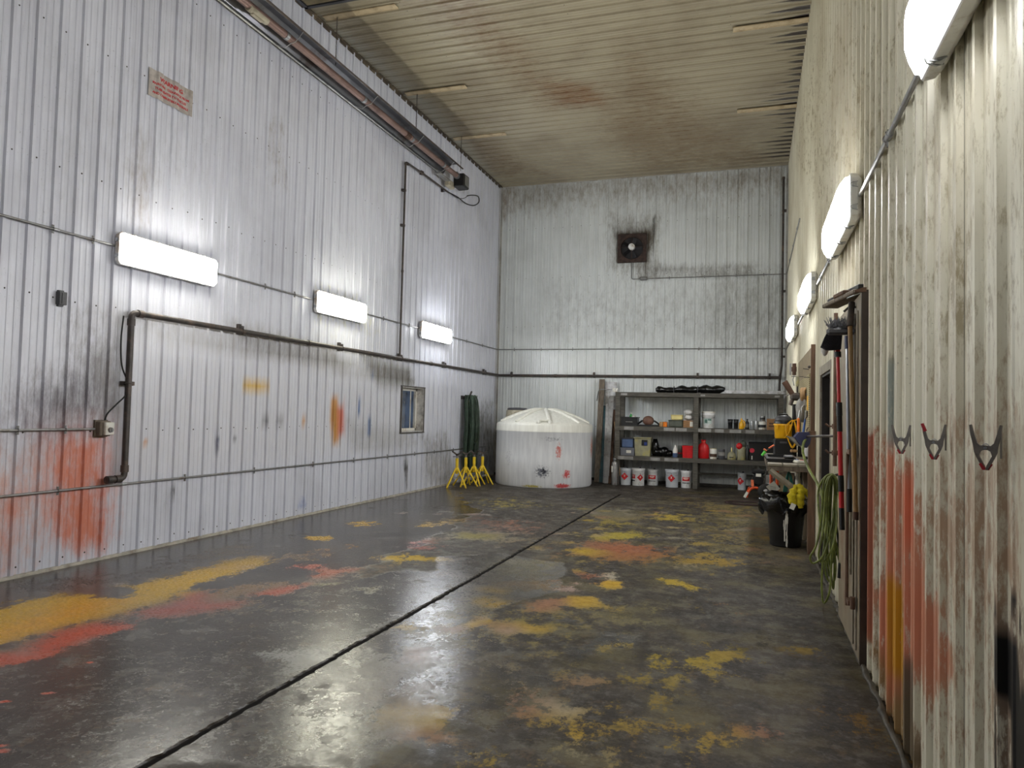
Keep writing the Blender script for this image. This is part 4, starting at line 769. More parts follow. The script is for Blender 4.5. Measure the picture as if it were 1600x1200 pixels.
b=MB(); b.tube(smooth_path([(.09,-.2,1.3),(.12,-.17,1.0),(.13,0,.86),(.12,.17,.98),(.09,.2,1.3)],6),.016,7); b.tube(smooth_path([(.0,.22,1.2),(.03,.32,.8),(.05,.36,.4),(.04,.3,.2)],6),.0135,7); b.build('loose_loop',M['dark_green_hose'],o)
b=MB(); b.tube(elbow_path([(-.17,-.03,1.9),(-.02,-.03,1.92),(.02,-.03,2.02),(.02,.03,2.02),(-.02,.03,1.92),(-.17,.03,1.9)],.03),.01,6); b.tube([(-.17,.1,1.86),(.1,.14,1.88),(.1,.14,1.93)],.009,6); b.box((-.165,0,1.88),(.012,.3,.08)); b.build('wall_hook',M['black_iron'],o)
def make_stand():
    r=empty('pipe_stand'); T=.60
    b=MB(); b.cyl((0,0,.28),(0,0,T),.032,n=14); b.lathe([(.045,.34),(.045,.40)],(0,0,0),14); b.build('post',M['yellow_steel'],r)
    for k in range(4):
        a=math.pi/4+k*math.pi/2+.3; b=MB(); b.cyl((.03*math.cos(a),.03*math.sin(a),.39),(.27*math.cos(a),.27*math.sin(a),.012),.017,n=10); b.sphere((.27*math.cos(a),.27*math.sin(a),.016),.019,8)
        b.build('leg',M['yellow_steel'],r)
    b=MB(); b.tube([(.15*math.cos(math.pi/4+k*math.pi/2+.3),.15*math.sin(math.pi/4+k*math.pi/2+.3),.20) for k in range(4)],.006,5,closed=True); b.build('brace_ring',M['galv'],r)
    b=MB(); b.cyl((0,0,T),(0,0,T+.07),.020,n=12); b.build('screw_stem',M['galv'],r)
    b=MB(); b.cyl((0,0,T+.05),(0,0,T+.065),.035,n=10); b.box((-.05,0,T+.10),(.14,.05,.022),ry=.6); b.box((.05,0,T+.10),(.14,.05,.022),ry=-.6); b.box((0,0,T+.078),(.05,.05,.03)); b.cyl((-.09,0,T+.03),(.09,0,T+.03),.008,n=6); b.build('vee_head',M['black_iron'],r)
    return r
st=make_stand()
for i,(x,y,rz,lab) in enumerate(((-5.79,13.98,.1,'yellow pipe stand with black V head, first from the left of four'),(-5.73,14.32,.5,'yellow pipe stand with black V head, second from the left of four'),(-5.66,14.62,-.2,'yellow pipe stand with black V head, third from the left of four'),(-5.58,14.92,.3,'yellow pipe stand with black V head, rightmost of four by the tank'))):
    o=st if i==0 else copy_tree(st); o.location=(x,y,0); o.rotation_euler=(0,0,rz); tag(o,lab,'pipe stand','yellow pipe stands by the left wall')

# ------------------------------------------------------------ shelving across the end wall
SX0,SX1,SXM=-2.97,.62,-1.185; SY0,SY1=16.45,17.16; ZA,ZB_,ZT=.665,1.335,2.10
o=empty('storage_shelving',((SX0+SX1)/2,SY0,0),label='long dark-stained timber shelving unit with two bays against the end wall',cat='shelving'); ox=(SX0+SX1)/2
for x in (SX0+.055,SXM,SX1-.055):
    for y in (SY0+.05,SY1-.05):
        b=MB(); b.cbox((x-ox,y-SY0,1.05),(.11,.09,2.1),.006); b.build('post',M['shelf_wood'],o)
for z in (ZA,ZB_,ZT):
    b=MB(); b.box((0,.02-.022,z-.05),(SX1-SX0,.038,.09)); b.build('front_beam',M['shelf_wood'],o)
    b=MB(); b.box((0,SY1-SY0-.01,z-.05),(SX1-SX0,.035,.09)); b.build('rear_beam',M['shelf_wood'],o)
    for x0_,x1_ in ((SX0+.01,SXM),(SXM,SX1-.01)):
        b=MB(); b.box(((x0_+x1_)/2-ox,(SY1-SY0)/2,z-.009),(x1_-x0_-.004,SY1-SY0-.06,.018)); b.build('shelf_board',M['shelf_wood'],o)
b=MB(); b.box((SXM/2+SX1/2-ox,SY1-SY0-.1,.30),(SX1-SXM,.03,.05)); b.build('rear_rail',M['shelf_wood'],o)
for a in ((975,990,664,671),(985,1000,667,670),(1037,1054,667,671),(1056,1073,667,671),(1091,1111,669,674),(1117,1131,669,674),(1140,1158,670,675),(1165,1179,671,676),(966,980,714,717),(1017,1032,716,719),(1039,1061,716,720),(970,980,613,616),(1094,1101,615,617),(1210,1218,617,619)):
    pass
tp=[(-2.649,0.216,0.072,1),(-1.756,0.237,0.071,1),(-1.493,0.234,0.07,1),(-0.994,0.27,0.07,1),(-0.685,0.187,0.069,1),(-0.354,0.237,0.069,1),(-0.052,0.182,0.068,1),
    (-2.714,0.347,0.072,0),(-2.05,0.211,0.071,0),(-1.694,0.306,0.071,0),(-2.772,0.145,0.043,2),(-1.042,0.095,0.028,2),(0.489,0.102,0.041,2)]
for x,w_,h_,lv in tp:
    b=MB(); b.box((x-ox,-.0225,(ZA,ZB_,ZT)[lv]-.05),(w_,.002,h_)); b.build('label_tape',M['tape'],o)

# items: every thing has its origin at its base centre
def item(name,label,cat,x,z,y,group=None): return empty(name,(x,y,z),label=label,cat=cat,group=group)
def crate(o,w_,d,h_,m_,t_=.012,rim=True,nm='crate_body'):
    b=MB(); b.box((0,0,t_/2),(w_*.92,d*.92,t_)); n=4
    for s_ in (-1,1):
        b.box((s_*(w_/2-t_),0,h_/2),(t_,d*.97,h_)); b.box((0,s_*(d/2-t_),h_/2),(w_*.97,t_,h_))
    b.build(nm,M[m_],o)
    if rim:
        b=MB()
        for s_ in (-1,1): b.box((s_*(w_/2-.004),0,h_-.012),(.022,d+.01,.022)); b.box((0,s_*(d/2-.004),h_-.012),(w_+.01,.022,.022))
        b.build('rim',M[m_],o)
def jar(o,prof,m_,nm='body',c=(0,0,0),n=20): b=MB(); b.lathe(prof,c,n); return b.build(nm,M[m_],o)
def can(o,w_,h_,m_,lid=None,band=None):
    r=w_/2; jar(o,[(r*.96,0),(r,.008),(r,h_-.01),(r*.97,h_-.004)],m_,'can_body')
    b=MB(); b.lathe([(r*.97,h_-.004),(r*1.02,h_),(r*.9,h_+.002),(r*.85,h_-.006),(0,h_-.006)],(0,0,0),20); b.build('lid',M[lid or 'steel'],o)
    if band: b=MB(); b.lathe([(r*1.01,h_*band[1]),(r*1.012,h_*band[1]+.001),(r*1.012,h_*band[2]),(r*1.01,h_*band[2]+.001)],(0,0,0),20); b.build('label_band',M[band[0]],o)
# --- buckets on the floor
def make_bucket(body,w_,h_):
    r=empty('paint_bucket'); R_=w_/2; b=MB()
    b.lathe([(R_*.90,0),(R_*.91,.01),(R_*.97,h_-.06),(R_,h_-.055),(R_,h_-.045),(R_*.98,h_-.04),(R_*.985,h_-.012)],(0,0,0),28); b.build('pail',M[body],r)
    b=MB(); b.lathe([(R_*1.02,h_-.028),(R_*1.03,h_-.02),(R_*1.03,h_-.004),(R_*.97,h_),(R_*.92,h_-.008),(0,h_-.008)],(0,0,0),28); b.build('lid',M[body],r)
    b=MB(); b.tube(smooth_path([(-R_,0,h_-.05),(-R_*.9,-R_*.5,h_-.12),(0,-R_*1.03,h_-.15),(R_*.9,-R_*.5,h_-.12),(R_,0,h_-.05)],4),.003,5); b.build('handle',M['steel'],r)
    b=MB(); b.lathe([(.022,h_-.01),(.02,h_+.022),(0,h_+.024)],(R_*.25,.02,0),10); b.build('spout_cap',M['dark_grey'],r); return r
def decal(b,R_,a0,z0,shape,h_=0):      # shape: list of (u,v) metres placed on the cylinder of radius R_
    vs=[(R_*math.sin(a0+u/R_),-R_*math.cos(a0+u/R_),z0+v) for u,v in shape]; n=len(vs)
    inn=[(p[0]*.97,p[1]*.97,p[2]) for p in vs]; b.add(vs+inn,[tuple(range(n))]+[tuple(range(2*n-1,n-1,-1))]+[(i,(i+1)%n,n+(i+1)%n,n+i) for i in range(n)])
def strip(b,R_,a0,z0,w_,h_):
    k=max(2,int(w_/.02))
    for i in range(k):
        u0,u1=-w_/2+w_*i/k,-w_/2+w_*(i+1)/k; decal(b,R_,a0,z0,[(u0,-h_/2),(u1,-h_/2),(u1,h_/2),(u0,h_/2)])
def diamond(o,R_,a,z,s_):
    b=MB(); 
    for q in range(-4,4):
        u0,u1=s_*q/4,s_*(q+1)/4; h0,h1=max(.002,s_-abs(u0)),max(.002,s_-abs(u1)); decal(b,R_,a,z,[(u0,-h0),(u1,-h1),(u1,h1),(u0,h0)])
    b.build('hazard_diamond',M['red_print'],o); b=MB(); decal(b,R_*1.004,a,z+.01,[(-.012,-.015),(.012,-.015),(.006,.02),(-.004,.03)]); b.build('flame_mark',M['paper'],o)
    b=MB(); strip(b,R_*1.002,a,z+s_*.95+.02,.03,.008); b.build('fine_print',M['dark_print'],o)
def redblock(o,R_,a,z,w_,h_):
    b=MB(); strip(b,R_,a,z,w_,h_); b.build('red_panel',M['red_print'],o)
    b=MB(); strip(b,R_*1.004,a,z+h_*.18,w_*.7,h_*.16); strip(b,R_*1.004,a,z-.01,w_*.5,h_*.08); b.build('panel_lettering',M['paper'],o)
    b=MB()
    for i in range(5): strip(b,R_*1.002,a-w_/2/R_+(i+.5)*w_/5/R_,z-h_/2-.045,w_/5*.62,.022)
    b.build('dark_lettering',M['dark_print'],o)
BK=[(-2.736,0.276,0.376,'bucket_grey','d',-.1,'white bucket with red diamond, leftmost under the shelves beside the shovel blade'),(-2.44,0.287,0.388,'bucket_white','bd',0,'white bucket with red block and red diamond, second from the left under the shelves'),(-2.155,0.273,0.361,'bucket_white','b',0,'white bucket with red block, third from the left and set back under the shelves'),
    (-1.696,0.293,0.396,'bucket_grey','d',-.1,'pale grey bucket with red diamond, fourth from the left under the shelves'),(-1.387,0.249,0.381,'bucket_white','b',0,'white bucket with red block beside the middle shelf post'),(-0.212,0.187,0.376,'bucket_grey','d',-.5,'narrow pale bucket with red diamond alone under the right bay')]
for i,(x,w_,h_,m_,kind,a,lab) in enumerate(BK):
    r=make_bucket(m_,w_,h_+.0); y=(16.62,16.60,16.86,16.62,16.66,16.85)[i]; r.location=(x,y,0); r.rotation_euler=(0,0,.0); tag(r,lab,'bucket','buckets on the floor under the shelves'); R_=w_/2*1.0
    if kind=='d': diamond(r,R_,a+.1,h_*.52,.085)
    elif kind=='b': redblock(r,R_,0,h_*.52,.17,.085)
    else: redblock(r,R_,-.75,h_*.52,.1,.085); diamond(r,R_,.45,h_*.48,.075)
# --- middle shelf level (upper of the two)
def P_(lv): return (ZA,ZB_,ZT)[lv]+.001
x,w_,h_=-2.659,0.379,0.204; o=item('storage_crate','black plastic crate at the left end of the upper shelf','crate',x,P_(1),16.66); crate(o,w_,.3,h_,'black_plastic'); b=MB(); b.box((0,-.155,h_*.45),(w_*.4,.003,.012)); b.build('label_strip',M['tape'],o)
x,w_,h_=-2.648,0.073,0.161; o=item('green_bottle','small green bottle standing in the black crate','bottle',x,P_(1)+.016,16.7); jar(o,[(.035,0),(.035,h_+.05),(.015,h_+.08),(.015,h_+.1)],'green_plastic'); jar(o,[(.019,h_+.1),(.019,h_+.125),(0,h_+.125)],'white_plastic','cap')
x,w_,h_=-2.568,0.087,0.16; o=item('white_rag','crumpled white rag on top of the black crate','rag',x,P_(1)+.016,16.62); b=MB(); b.sphere((0,0,.12),(.06,.07,.11),12,noise=.35); b.build('cloth',M['rag_white'],o)
x,w_,h_=-2.239,0.258,0.217; o=item('tool_pouch','round brown leather pouch lying on black webbing','pouch',x,P_(1)+.02,16.64); b=MB(); b.sphere((0,-.04,h_*.5),(w_*.5,.10,h_*.5),20); b.build('round_body',M['brown_leather'],o); b=MB(); b.box((0,.02,.0),(w_*1.9,.24,.035)); b.tube(smooth_path([(-w_*.5,-.06,.11),(-w_*.85,-.04,.04),(-w_*1.0,.0,0)],5),.022,6); b.tube(smooth_path([(w_*.5,-.06,.11),(w_*.85,-.05,.05),(w_*.95,0,0)],5),.022,6); b.build('webbing',M['black_rubber'],o)
for q,(xa,xb_) in enumerate(((1031,1036),(1036,1043))):
    x,w_,h_=-1.896,0.17,0.129; x+=(-.055,.035)[q]; o=item('wood_block',('lighter','darker')[q]+' tan timber block on the upper shelf, %s of the pair'%('left','right')[q],'block',x,P_(1),16.62); b=MB(); b.cbox((0,0,.055),(.08,.12,.11),.006); b.box((0,-.061,.055),(.004,.003,.1)); b.build('block',M['tan_wood' if q==0 else 'amber'],o)
x,w_,h_=-1.629,0.308,0.157; o=item('grey_tub','low grey-green tub under the pale yellow tub','tub',x,P_(1),16.68); hh=h_; b=MB(); b.cbox((0,0,h_/2),(w_,.28,h_),.02); b.build('tub_body',M['olive'],o); b=MB(); b.cbox((0,0,h_-.008),(w_+.02,.3,.018),.008); b.build('lid',M['olive'],o)
x,w_,h_=-1.61,0.266,0.114; o=item('yellow_tub','pale yellow tub stacked on the grey-green tub','tub',x,P_(1)+hh+.003,16.68); b=MB(); b.cbox((0,0,h_/2),(w_*.95,.24,h_),.02); b.build('tub_body',M['pale_yellow'],o); b=MB(); b.cbox((0,0,h_-.006),(w_,.26,.016),.008); b.build('lid',M['pale_yellow'],o)
x,w_,h_=-1.35,0.222,0.156; o=item('cardboard_box','tan cardboard box left of the middle post under white rags','box',x,P_(1),16.68); hh=h_; b=MB(); b.box((0,0,h_/2),(w_,.3,h_)); b.build('carton',M['carton'],o); b=MB(); b.box((w_*.3,-.151,h_/2),(w_*.3,.003,h_*.7)); b.build('white_sticker',M['paper'],o)
for k,zz in enumerate((0,.115)):
    o=item('folded_rags',('lower','upper')[k]+' bundle of white rags piled on the cardboard box','rags',x,P_(1)+hh+.002+zz,16.68); b=MB(); b.sphere((0,0,.065),(w_*.52,.15,.062),16,noise=.28); b.sphere((.03,-.05,.06),(w_*.4,.12,.05),12,noise=.3); b.build('cloth',M['rag_white'],o)
x,w_,h_=-0.933,0.286,0.366; o=item('white_pail','large white pail with printed label right of the middle post','pail',x,P_(1),16.66); R_=w_/2
jar(o,[(R_*.86,0),(R_*.88,.012),(R_*.96,h_-.09),(R_,h_-.085),(R_,h_-.07),(R_*.97,h_-.065),(R_*.98,h_-.03)],'bucket_white','pail_body',n=26); jar(o,[(R_*1.0,h_-.03),(R_*1.02,h_-.025),(R_*1.02,h_-.004),(R_*.96,h_),(0,h_-.01)],'white_plastic','lid',n=26)
b=MB(); strip(b,R_*.965,-.1,h_*.42,.2,.12); b.build('label_panel',mat('pale_print',(190,204,200),.5),o); b=MB(); strip(b,R_*.97,-.3,h_*.42,.06,.08); strip(b,R_*.97,.25,h_*.5,.08,.03); b.build('print',mat('green_print',(70,110,100),.5),o); b=MB(); b.tube(smooth_path([(-R_,0,h_-.08),(-R_*.9,-R_*.55,h_-.13),(0,-R_*1.04,h_-.15),(R_*.9,-R_*.55,h_-.13),(R_,0,h_-.08)],4),.004,5); b.build('handle',M['dark_grey'],o)
for k,(q0,lab) in enumerate((((-0.465,0.107,0.209),'left black ribbed cup on the upper right shelf'),((-0.345,0.107,0.209),'right black ribbed cup on the upper right shelf'))):
    x,w_,h_=q0; o=item('black_cup',lab,'cup',x,P_(1),16.62); jar(o,[(w_*.38,0),(w_*.40,.02),(w_*.43,h_*.5),(w_*.47,h_*.52),(w_*.5,h_),(w_*.45,h_),(w_*.4,h_*.6)],'black_plastic','cup_body',n=18); b=MB(); b.lathe([(w_*.52,h_*.86),(w_*.54,h_*.9),(w_*.52,h_*.97)],(0,0,0),18); b.build('rim',M['black_rubber'],o)
x,w_,h_=-0.232,0.119,0.236; o=item('oil_can','yellow squat oil can with curved handle on the upper right shelf','oil can',x,P_(1),16.62); jar(o,[(w_*.4,0),(w_*.46,.03),(w_*.44,h_*.5),(w_*.2,h_*.72),(w_*.1,h_*.85)],'yellow_plastic','can_body'); b=MB(); b.cyl((0,0,h_*.8),(0,0,h_),.022,.012,n=10); b.build('nozzle',M['yellow_plastic'],o); b=MB(); b.tube(smooth_path([(0,-.01,h_*.8),(w_*.45,-.01,h_*.72),(w_*.6,-.01,h_*.4),(w_*.45,-.01,.03)],5),.014,7); b.build('handle',M['yellow_plastic'],o)
x,w_,h_=-0.113,0.092,0.222; o=item('black_bottle','slim black bottle with white label beside the oil can','bottle',x,P_(1),16.62); jar(o,[(w_*.45,0),(w_*.48,.01),(w_*.48,h_*.62),(w_*.18,h_*.8),(w_*.16,h_*.9)],'black_plastic'); jar(o,[(w_*.2,h_*.9),(w_*.2,h_),(0,h_)],'black_rubber','cap'); b=MB(); strip(b,w_*.485,0,h_*.33,w_*.6,h_*.32); b.build('label_panel',M['paper'],o)
for k,(q0,lab) in enumerate((((-0.014,0.079,0.18),'left silver tin on the upper right shelf'),((0.078,0.079,0.179),'right silver tin on the upper right shelf'))):
    x,w_,h_=q0; o=item('silver_tin',lab,'tin',x,P_(1),16.62); can(o,w_*.98,h_,'steel')
x,w_,h_=0.195,0.156,0.179; o=item('paint_tin','white and black paint tin with a smaller tin on top','paint tin',x,P_(1),16.64); hh=h_; can(o,w_,h_,'white_plastic','steel',('dark_print',.25,.6))
x,w_,h_=0.2,0.117,0.11; o=item('small_tin','small dark tin on top of the white paint tin','tin',x,P_(1)+hh+.004,16.64); can(o,w_*.95,h_,'galv','steel',('dark_print',.3,.7))
x,w_,h_=0.384,0.194,0.233; o=item('brown_carton','brown carton at the right end of the upper shelf','box',x,P_(1),16.66); b=MB(); b.box((0,0,h_/2),(w_,.3,h_)); b.build('carton',M['carton'],o); b=MB(); b.box((0,-.152,h_*.6),(w_*.5,.003,h_*.12)); b.box((0,-.152,h_*.35),(w_*.6,.003,h_*.12)); b.build('print',M['rusty'],o); b=MB(); b.box((-w_*.25,0,h_+.004),(w_*.46,.3,.006),ry=-.06); b.box((w_*.25,0,h_+.006),(w_*.46,.3,.006),ry=.08); b.build('flap',M['carton'],o)
# --- lower shelf level
x,w_,h_=-2.69,0.32,0.174; o=item('grey_bin','grey plastic bin with white tag under the blue bin','bin',x,P_(0),16.68); hh=h_; crate(o,w_,.32,h_,'grey_plastic',nm='bin_body'); b=MB(); b.box((w_*.1,-.162,h_*.5),(w_*.34,.004,h_*.36)); b.build('tag',M['paper'],o)
x,w_,h_=-2.7,0.306,0.203; o=item('blue_bin','blue storage bin with dark lid on the lower shelf','bin',x,P_(0)+hh+.002,16.68); b=MB(); b.cbox((0,0,h_/2),(w_*.84,.26,h_),.015); b.build('bin_body',M['blue_plastic'],o); b=MB(); b.cbox((0,0,h_+.006),(w_*.98,.3,.025),.008); b.build('lid',M['dark_grey'],o); b=MB(); b.box((0,-.135,h_*.7),(w_*.5,.012,.03)); b.build('handle',M['blue_plastic'],o)
x,w_,h_=-2.352,0.388,0.418; o=item('tan_tote','tall dirty tan tote with a dark torn opening on the lower shelf','tote',x,P_(0),16.68); b=MB(); b.box((0,0,h_/2-.012),(w_*.84,.26,h_-.025),taper=1.12); b.build('tote_body',M['tote_tan'],o); b=MB(); b.cbox((0,0,h_-.014),(w_,.34,.03),.008); b.build('lid',M['tote_tan'],o); b=MB(); b.box((w_*.12,-.153,h_*.72),(w_*.34,.004,h_*.3)); b.build('opening',M['black_plastic'],o); b=MB(); b.box((w_*.18,-.157,h_*.66),(w_*.16,.004,h_*.18)); b.build('blue_patch',mat('blue_patch',(30,52,120),.5),o)
b=MB(); x,w_,h_=-1.917,0.481,0.401
o=item('black_bags','heap of black plastic bags between tan tote and spray bottle','bags',x,P_(0),16.72)
for c,r_ in (((-.18,.04,.19),(.09,.12,.2)),((-.08,0,.10),(.14,.13,.1)),((.04,-.02,.11),(.1,.13,.11)),((.14,0,.075),(.1,.12,.075))): b.sphere(c,r_,14,noise=.25)
b.build('bag',M['bag_black'],o)
x,w_,h_=-1.633,0.112,0.27; o=item('spray_bottle','white and blue bottle on the lower shelf left of the red box','bottle',x,P_(0),16.6); jar(o,[(w_*.45,0),(w_*.48,.01),(w_*.48,h_*.35)],'blue_plastic','blue_base'); jar(o,[(w_*.48,h_*.35),(w_*.47,h_*.6),(w_*.2,h_*.85)],'white_plastic','bottle_body'); jar(o,[(w_*.22,h_*.85),(w_*.2,h_),(0,h_)],'white_plastic','cap')
x,w_,h_=-1.522,0.111,0.256; o=item('olive_tin','dull olive tin half hidden behind the red box','tin',x,P_(0),16.78); can(o,w_*1.2,h_,'olive','galv',('red_print',.3,.4))
x,w_,h_=-1.355,0.249,0.269; o=item('red_box','red plastic box with lid left of the middle post','box',x,P_(0),16.62); b=MB(); b.box((0,0,h_/2-.01),(w_*.86,.2,h_-.02),taper=1.08); b.build('box_body',M['red_plastic'],o); b=MB(); b.cbox((0,0,h_-.012),(w_*.98,.24,.024),.006); b.build('lid',M['red_plastic'],o); b=MB(); b.box((-w_*.18,-.108,h_*.5),(.012,.012,h_*.7)); b.box((w_*.18,-.108,h_*.5),(.012,.012,h_*.7)); b.build('rib',M['red_plastic'],o)
x,w_,h_=-1.026,0.246,0.408; o=item('red_sack','bright red sack gathered at the top, right of the middle post','sack',x,P_(0),16.62); b=MB(); b.lathe([(w_*.44,0),(w_*.5,.02),(w_*.5,h_*.55),(w_*.42,h_*.72),(w_*.22,h_*.82),(w_*.16,h_*.88),(w_*.24,h_),(w_*.1,h_*.97)],(0,0,0),18)
vv=[Vector(v) for v in b.v]; b.v=[(v.x*(1+.06*math.sin(9*math.atan2(v.y,v.x))),v.y*.62*(1+.06*math.sin(9*math.atan2(v.y,v.x))),v.z) for v in vv]; b.build('sack_body',M['red_plastic'],o); b=MB(); b.tube([(w_*.18*math.cos(t_),w_*.12*math.sin(t_),h_*.87) for t_ in [k*math.pi/5 for k in range(10)]],.008,5,closed=True); b.build('tie',M['orange_paint'],o)
x,w_,h_=-0.813,0.149,0.224; o=item('paint_tin','open white paint tin with drips beside the red sack','paint tin',x,P_(0),16.6); can(o,w_,h_,'white_plastic','pale_yellow',('rusty',.2,.5))
x,w_,h_=-0.638,0.148,0.223; o=item('paint_tin','black and silver paint tin, second tin from the red sack','paint tin',x,P_(0),16.6); can(o,w_,h_,'dark_grey','steel',('tape',.35,.7))
x,w_,h_=-0.43,0.187,0.264; o=item('funnel_jug','squat beige jug with cone-shaped spout on the lower shelf','jug',x,P_(0),16.62); jar(o,[(w_*.46,0),(w_*.5,.02),(w_*.48,h_*.4),(w_*.3,h_*.58),(w_*.12,h_*.66)],'tote_tan','jug_body'); jar(o,[(w_*.1,h_*.66),(w_*.05,h_),(0,h_)],'pale_yellow','spout'); b=MB(); strip(b,w_*.5,0,h_*.2,w_*.5,.02); b.build('print',M['dark_print'],o)
x,w_,h_=-0.231,0.185,0.277; o=item('canvas_tube','upright tan canvas cylinder with red cap leaning on it','canister',x,P_(0),16.64); jar(o,[(w_*.46,0),(w_*.48,.015),(w_*.48,h_),(w_*.44,h_+.01)],'tote_tan','canister_body'); b=MB(); b.sphere((-.04,-.07,h_*1.08),(w_*.36,.05,w_*.38),16,noise=.12); b.build('red_cap',M['red_plastic'],o); b=MB(); b.sphere((w_*.2,.02,h_*1.2),(w_*.4,.08,w_*.5),14,noise=.1); b.build('canvas_top',M['olive'],o)
x,w_,h_=-0.099,0.079,0.331; o=item('black_bottle','tall black bottle between canvas canister and black tote','bottle',x,P_(0),16.62); jar(o,[(w_*.5,0),(w_*.52,.01),(w_*.52,h_*.72),(w_*.2,h_*.86),(w_*.18,h_)],'black_plastic')
x,w_,h_=0.233,0.585,0.398; x-=.03; o=item('black_tote','big black tote with round red badge at the right end of the lower shelf','tote',x,P_(0),16.72); b=MB(); b.box((0,0,h_/2-.01),(w_*.86,.34,h_-.02),taper=1.1); b.build('tote_body',M['black_plastic'],o); b=MB(); b.cbox((0,0,h_-.015),(w_*.97,.40,.03),.01); b.build('lid',M['black_plastic'],o); b=MB(); b.cyl((-w_*.36,-.19,h_*.55),(-w_*.36,-.175,h_*.55),.05,n=20,sm=False); b.build('red_badge',mat('badge_red',(190,40,60),.5),o); b=MB(); b.box((-w_*.36,-.18,h_*.16),(.02,.005,.08)); b.build('white_mark',M['paper'],o)
# --- on top of the shelving
x,w_,h_=-1.346,1.521,0.158; o=item('rolled_tarp','long black folded tarp lying on top of the shelving','tarp',x,ZT+.001,16.75)
b=MB(); nseg=26; path=[];rr=[]
for k in range(nseg+1):
    q=k/nseg; path.append((-w_/2+w_*q,.03*math.sin(q*9),.065+.03*q+.008*math.sin(q*21))); rr.append(max(.02,(.062+.03*q)*(1+.22*math.sin(q*37)+.14*math.sin(q*17+1))*(1 if .03<q<.985 else .5)))
b.tube(path,rr,12); b.tube([(p[0]*.93,p[1]+.09,p[2]*.7) for p in path],[r_*.75 for r_ in rr],10); b.build('tarp_roll',M['bag_black'],o)
for q in (.3,.62): b=MB(); c=path[int(q*nseg)]; b.tube([(c[0],c[1]+.085*math.cos(t_),c[2]+.085*math.sin(t_)) for t_ in [k*math.pi/6 for k in range(12)]],.007,5,closed=True); b.build('strap',M['dark_grey'],o)
x,w_,h_=0.024,1.236,0.069; o=MB(); o.cbox((0,0,.035),(w_,.2,.07),.004); tag(o.build('white_channel',M['white_board']),'long white board lying on top of the right shelf bay','board').location=(x,16.62,ZT+.002)
x,w_,h_=-2.988,0.133,0.103; o=item('white_fitting','small white twin-capped fitting on the top left shelf corner','fitting',x,ZT+.001,16.5)
b=MB(); b.cbox((0,0,.02),(.12,.06,.04),.01); b.build('fitting_body',M['white_plastic'],o)
for s_ in (-1,1): b=MB(); b.lathe([(.03,.04),(.032,.07),(.02,.09),(0,.092)],(s_*.035,0,0),12); b.build('cap',M['white_plastic'],o)

# ------------------------------------------------------------ long stock leaning beside the shelving
def lean(name,label,cat,foot,top,w_,d,m_,extra=None):
    f_=Vector(foot); t_=Vector(top); u=(t_-f_); L_=u.length; u.normalize(); sx_=Vector((1,0,0)); n_=sx_.cross(u).normalized(); sx_=u.cross(n_).normalized()
    Mx=Matrix((sx_,n_,u)).transposed().to_4x4(); b=MB(); 
    e=empty(name,foot,label=label,cat=cat,group='long boards leaning beside the shelving' if cat in('board',) else None)
    def bx(c,dd,mm,nm): 
        b=MB(); b.box((0,0,0),dd); b.v=[tuple(Mx@(Vector(v)+Vector(c))) for v in b.v]; b.build(nm,M[mm],e)
    bx((0,d/2,L_/2),(w_,d,L_),m_,'plank')
    if extra: extra(bx,L_)
    return e
lean('timber_board','tall dark brown-grey timber board, tallest of the stock beside the tank','board',(-3.422,16.792,0),(-3.431,17.2,2.415),.13,.04,'grey_wood')
lean('painted_board','short board with teal paint leaning second from the tank','board',(-3.32,16.768,0),(-3.37,17.15,1.787),.09,.03,'teal_paint')
lean('white_strip','slim blue-white metal strip with teal foot leaning third from the tank','board',(-3.244,16.728,0),(-3.286,17.15,1.835),.06,.02,'alu',lambda bx,L_:bx((0,-.003,L_*.22),(.052,.006,L_*.44),'teal_paint','teal_paint_patch'))
lean('pale_board','long pale weathered aluminium board leaning in the middle of the stock','board',(-3.167,16.602,0),(-3.183,17.15,2.019),.11,.03,'alu')
lean('angle_iron','rusty angle iron with a row of holes leaning right of pale board','board',(-3.08,16.572,0),(-3.123,17.15,1.701),.08,.012,'rust_angle',lambda bx,L_:[bx((.032,-.03,L_/2),(.006,.05,L_),'rust_angle','flange')]+[bx((-.005,-.002,L_*(.2+.09*k)),(.016,.006,.02),'black_plastic','hole') for k in range(8)])
lean('sheet_steel','wide pale grey sheet panel standing behind the leaning boards','panel',(-3.22,17.12,0),(-3.22,17.25,2.36),.28,.012,'white_board')
o=item('steel_cylinder','upright silver steel cylinder standing on the floor by the shelf post','cylinder',(-2.947,16.402,0)[0],0,16.38); jar(o,[(.062,0),(.066,.02),(.066,.46),(.06,.50),(.045,.52)],'alu','cylinder_body'); jar(o,[(.03,.52),(.03,.56),(.04,.57),(.04,.6),(0,.6)],'steel','valve'); b=MB(); b.box((-.045,-.05,.36),(.03,.02,.14)); b.build('label_panel',M['paper'],o)
f0=Vector((-2.842,16.553,0)); o=item('shovel','long-handled shovel with black blade down, leaning on the shelf post','shovel',f0.x,0,f0.y-.02)
hd=Vector((-.17,.09,1.42)); b=MB(); b.tube([(0,0,.2),tuple(hd*.55+Vector((0,0,.08))),tuple(hd)],.014,8); b.build('shaft',M['tan_wood'],o)
b=MB(); Mx=Matrix.Translation((0,0,.0))@Matrix.Rotation(-.12,4,'Y')@Matrix.Rotation(math.pi/2-.12,4,'X'); b.prism([(-.05,.24),(-.1,.16),(-.095,.02),(.02,.0),(.11,.03),(.08,.2),(.03,.26)],.008,Mx); b.build('blade',M['black_plastic'],o)
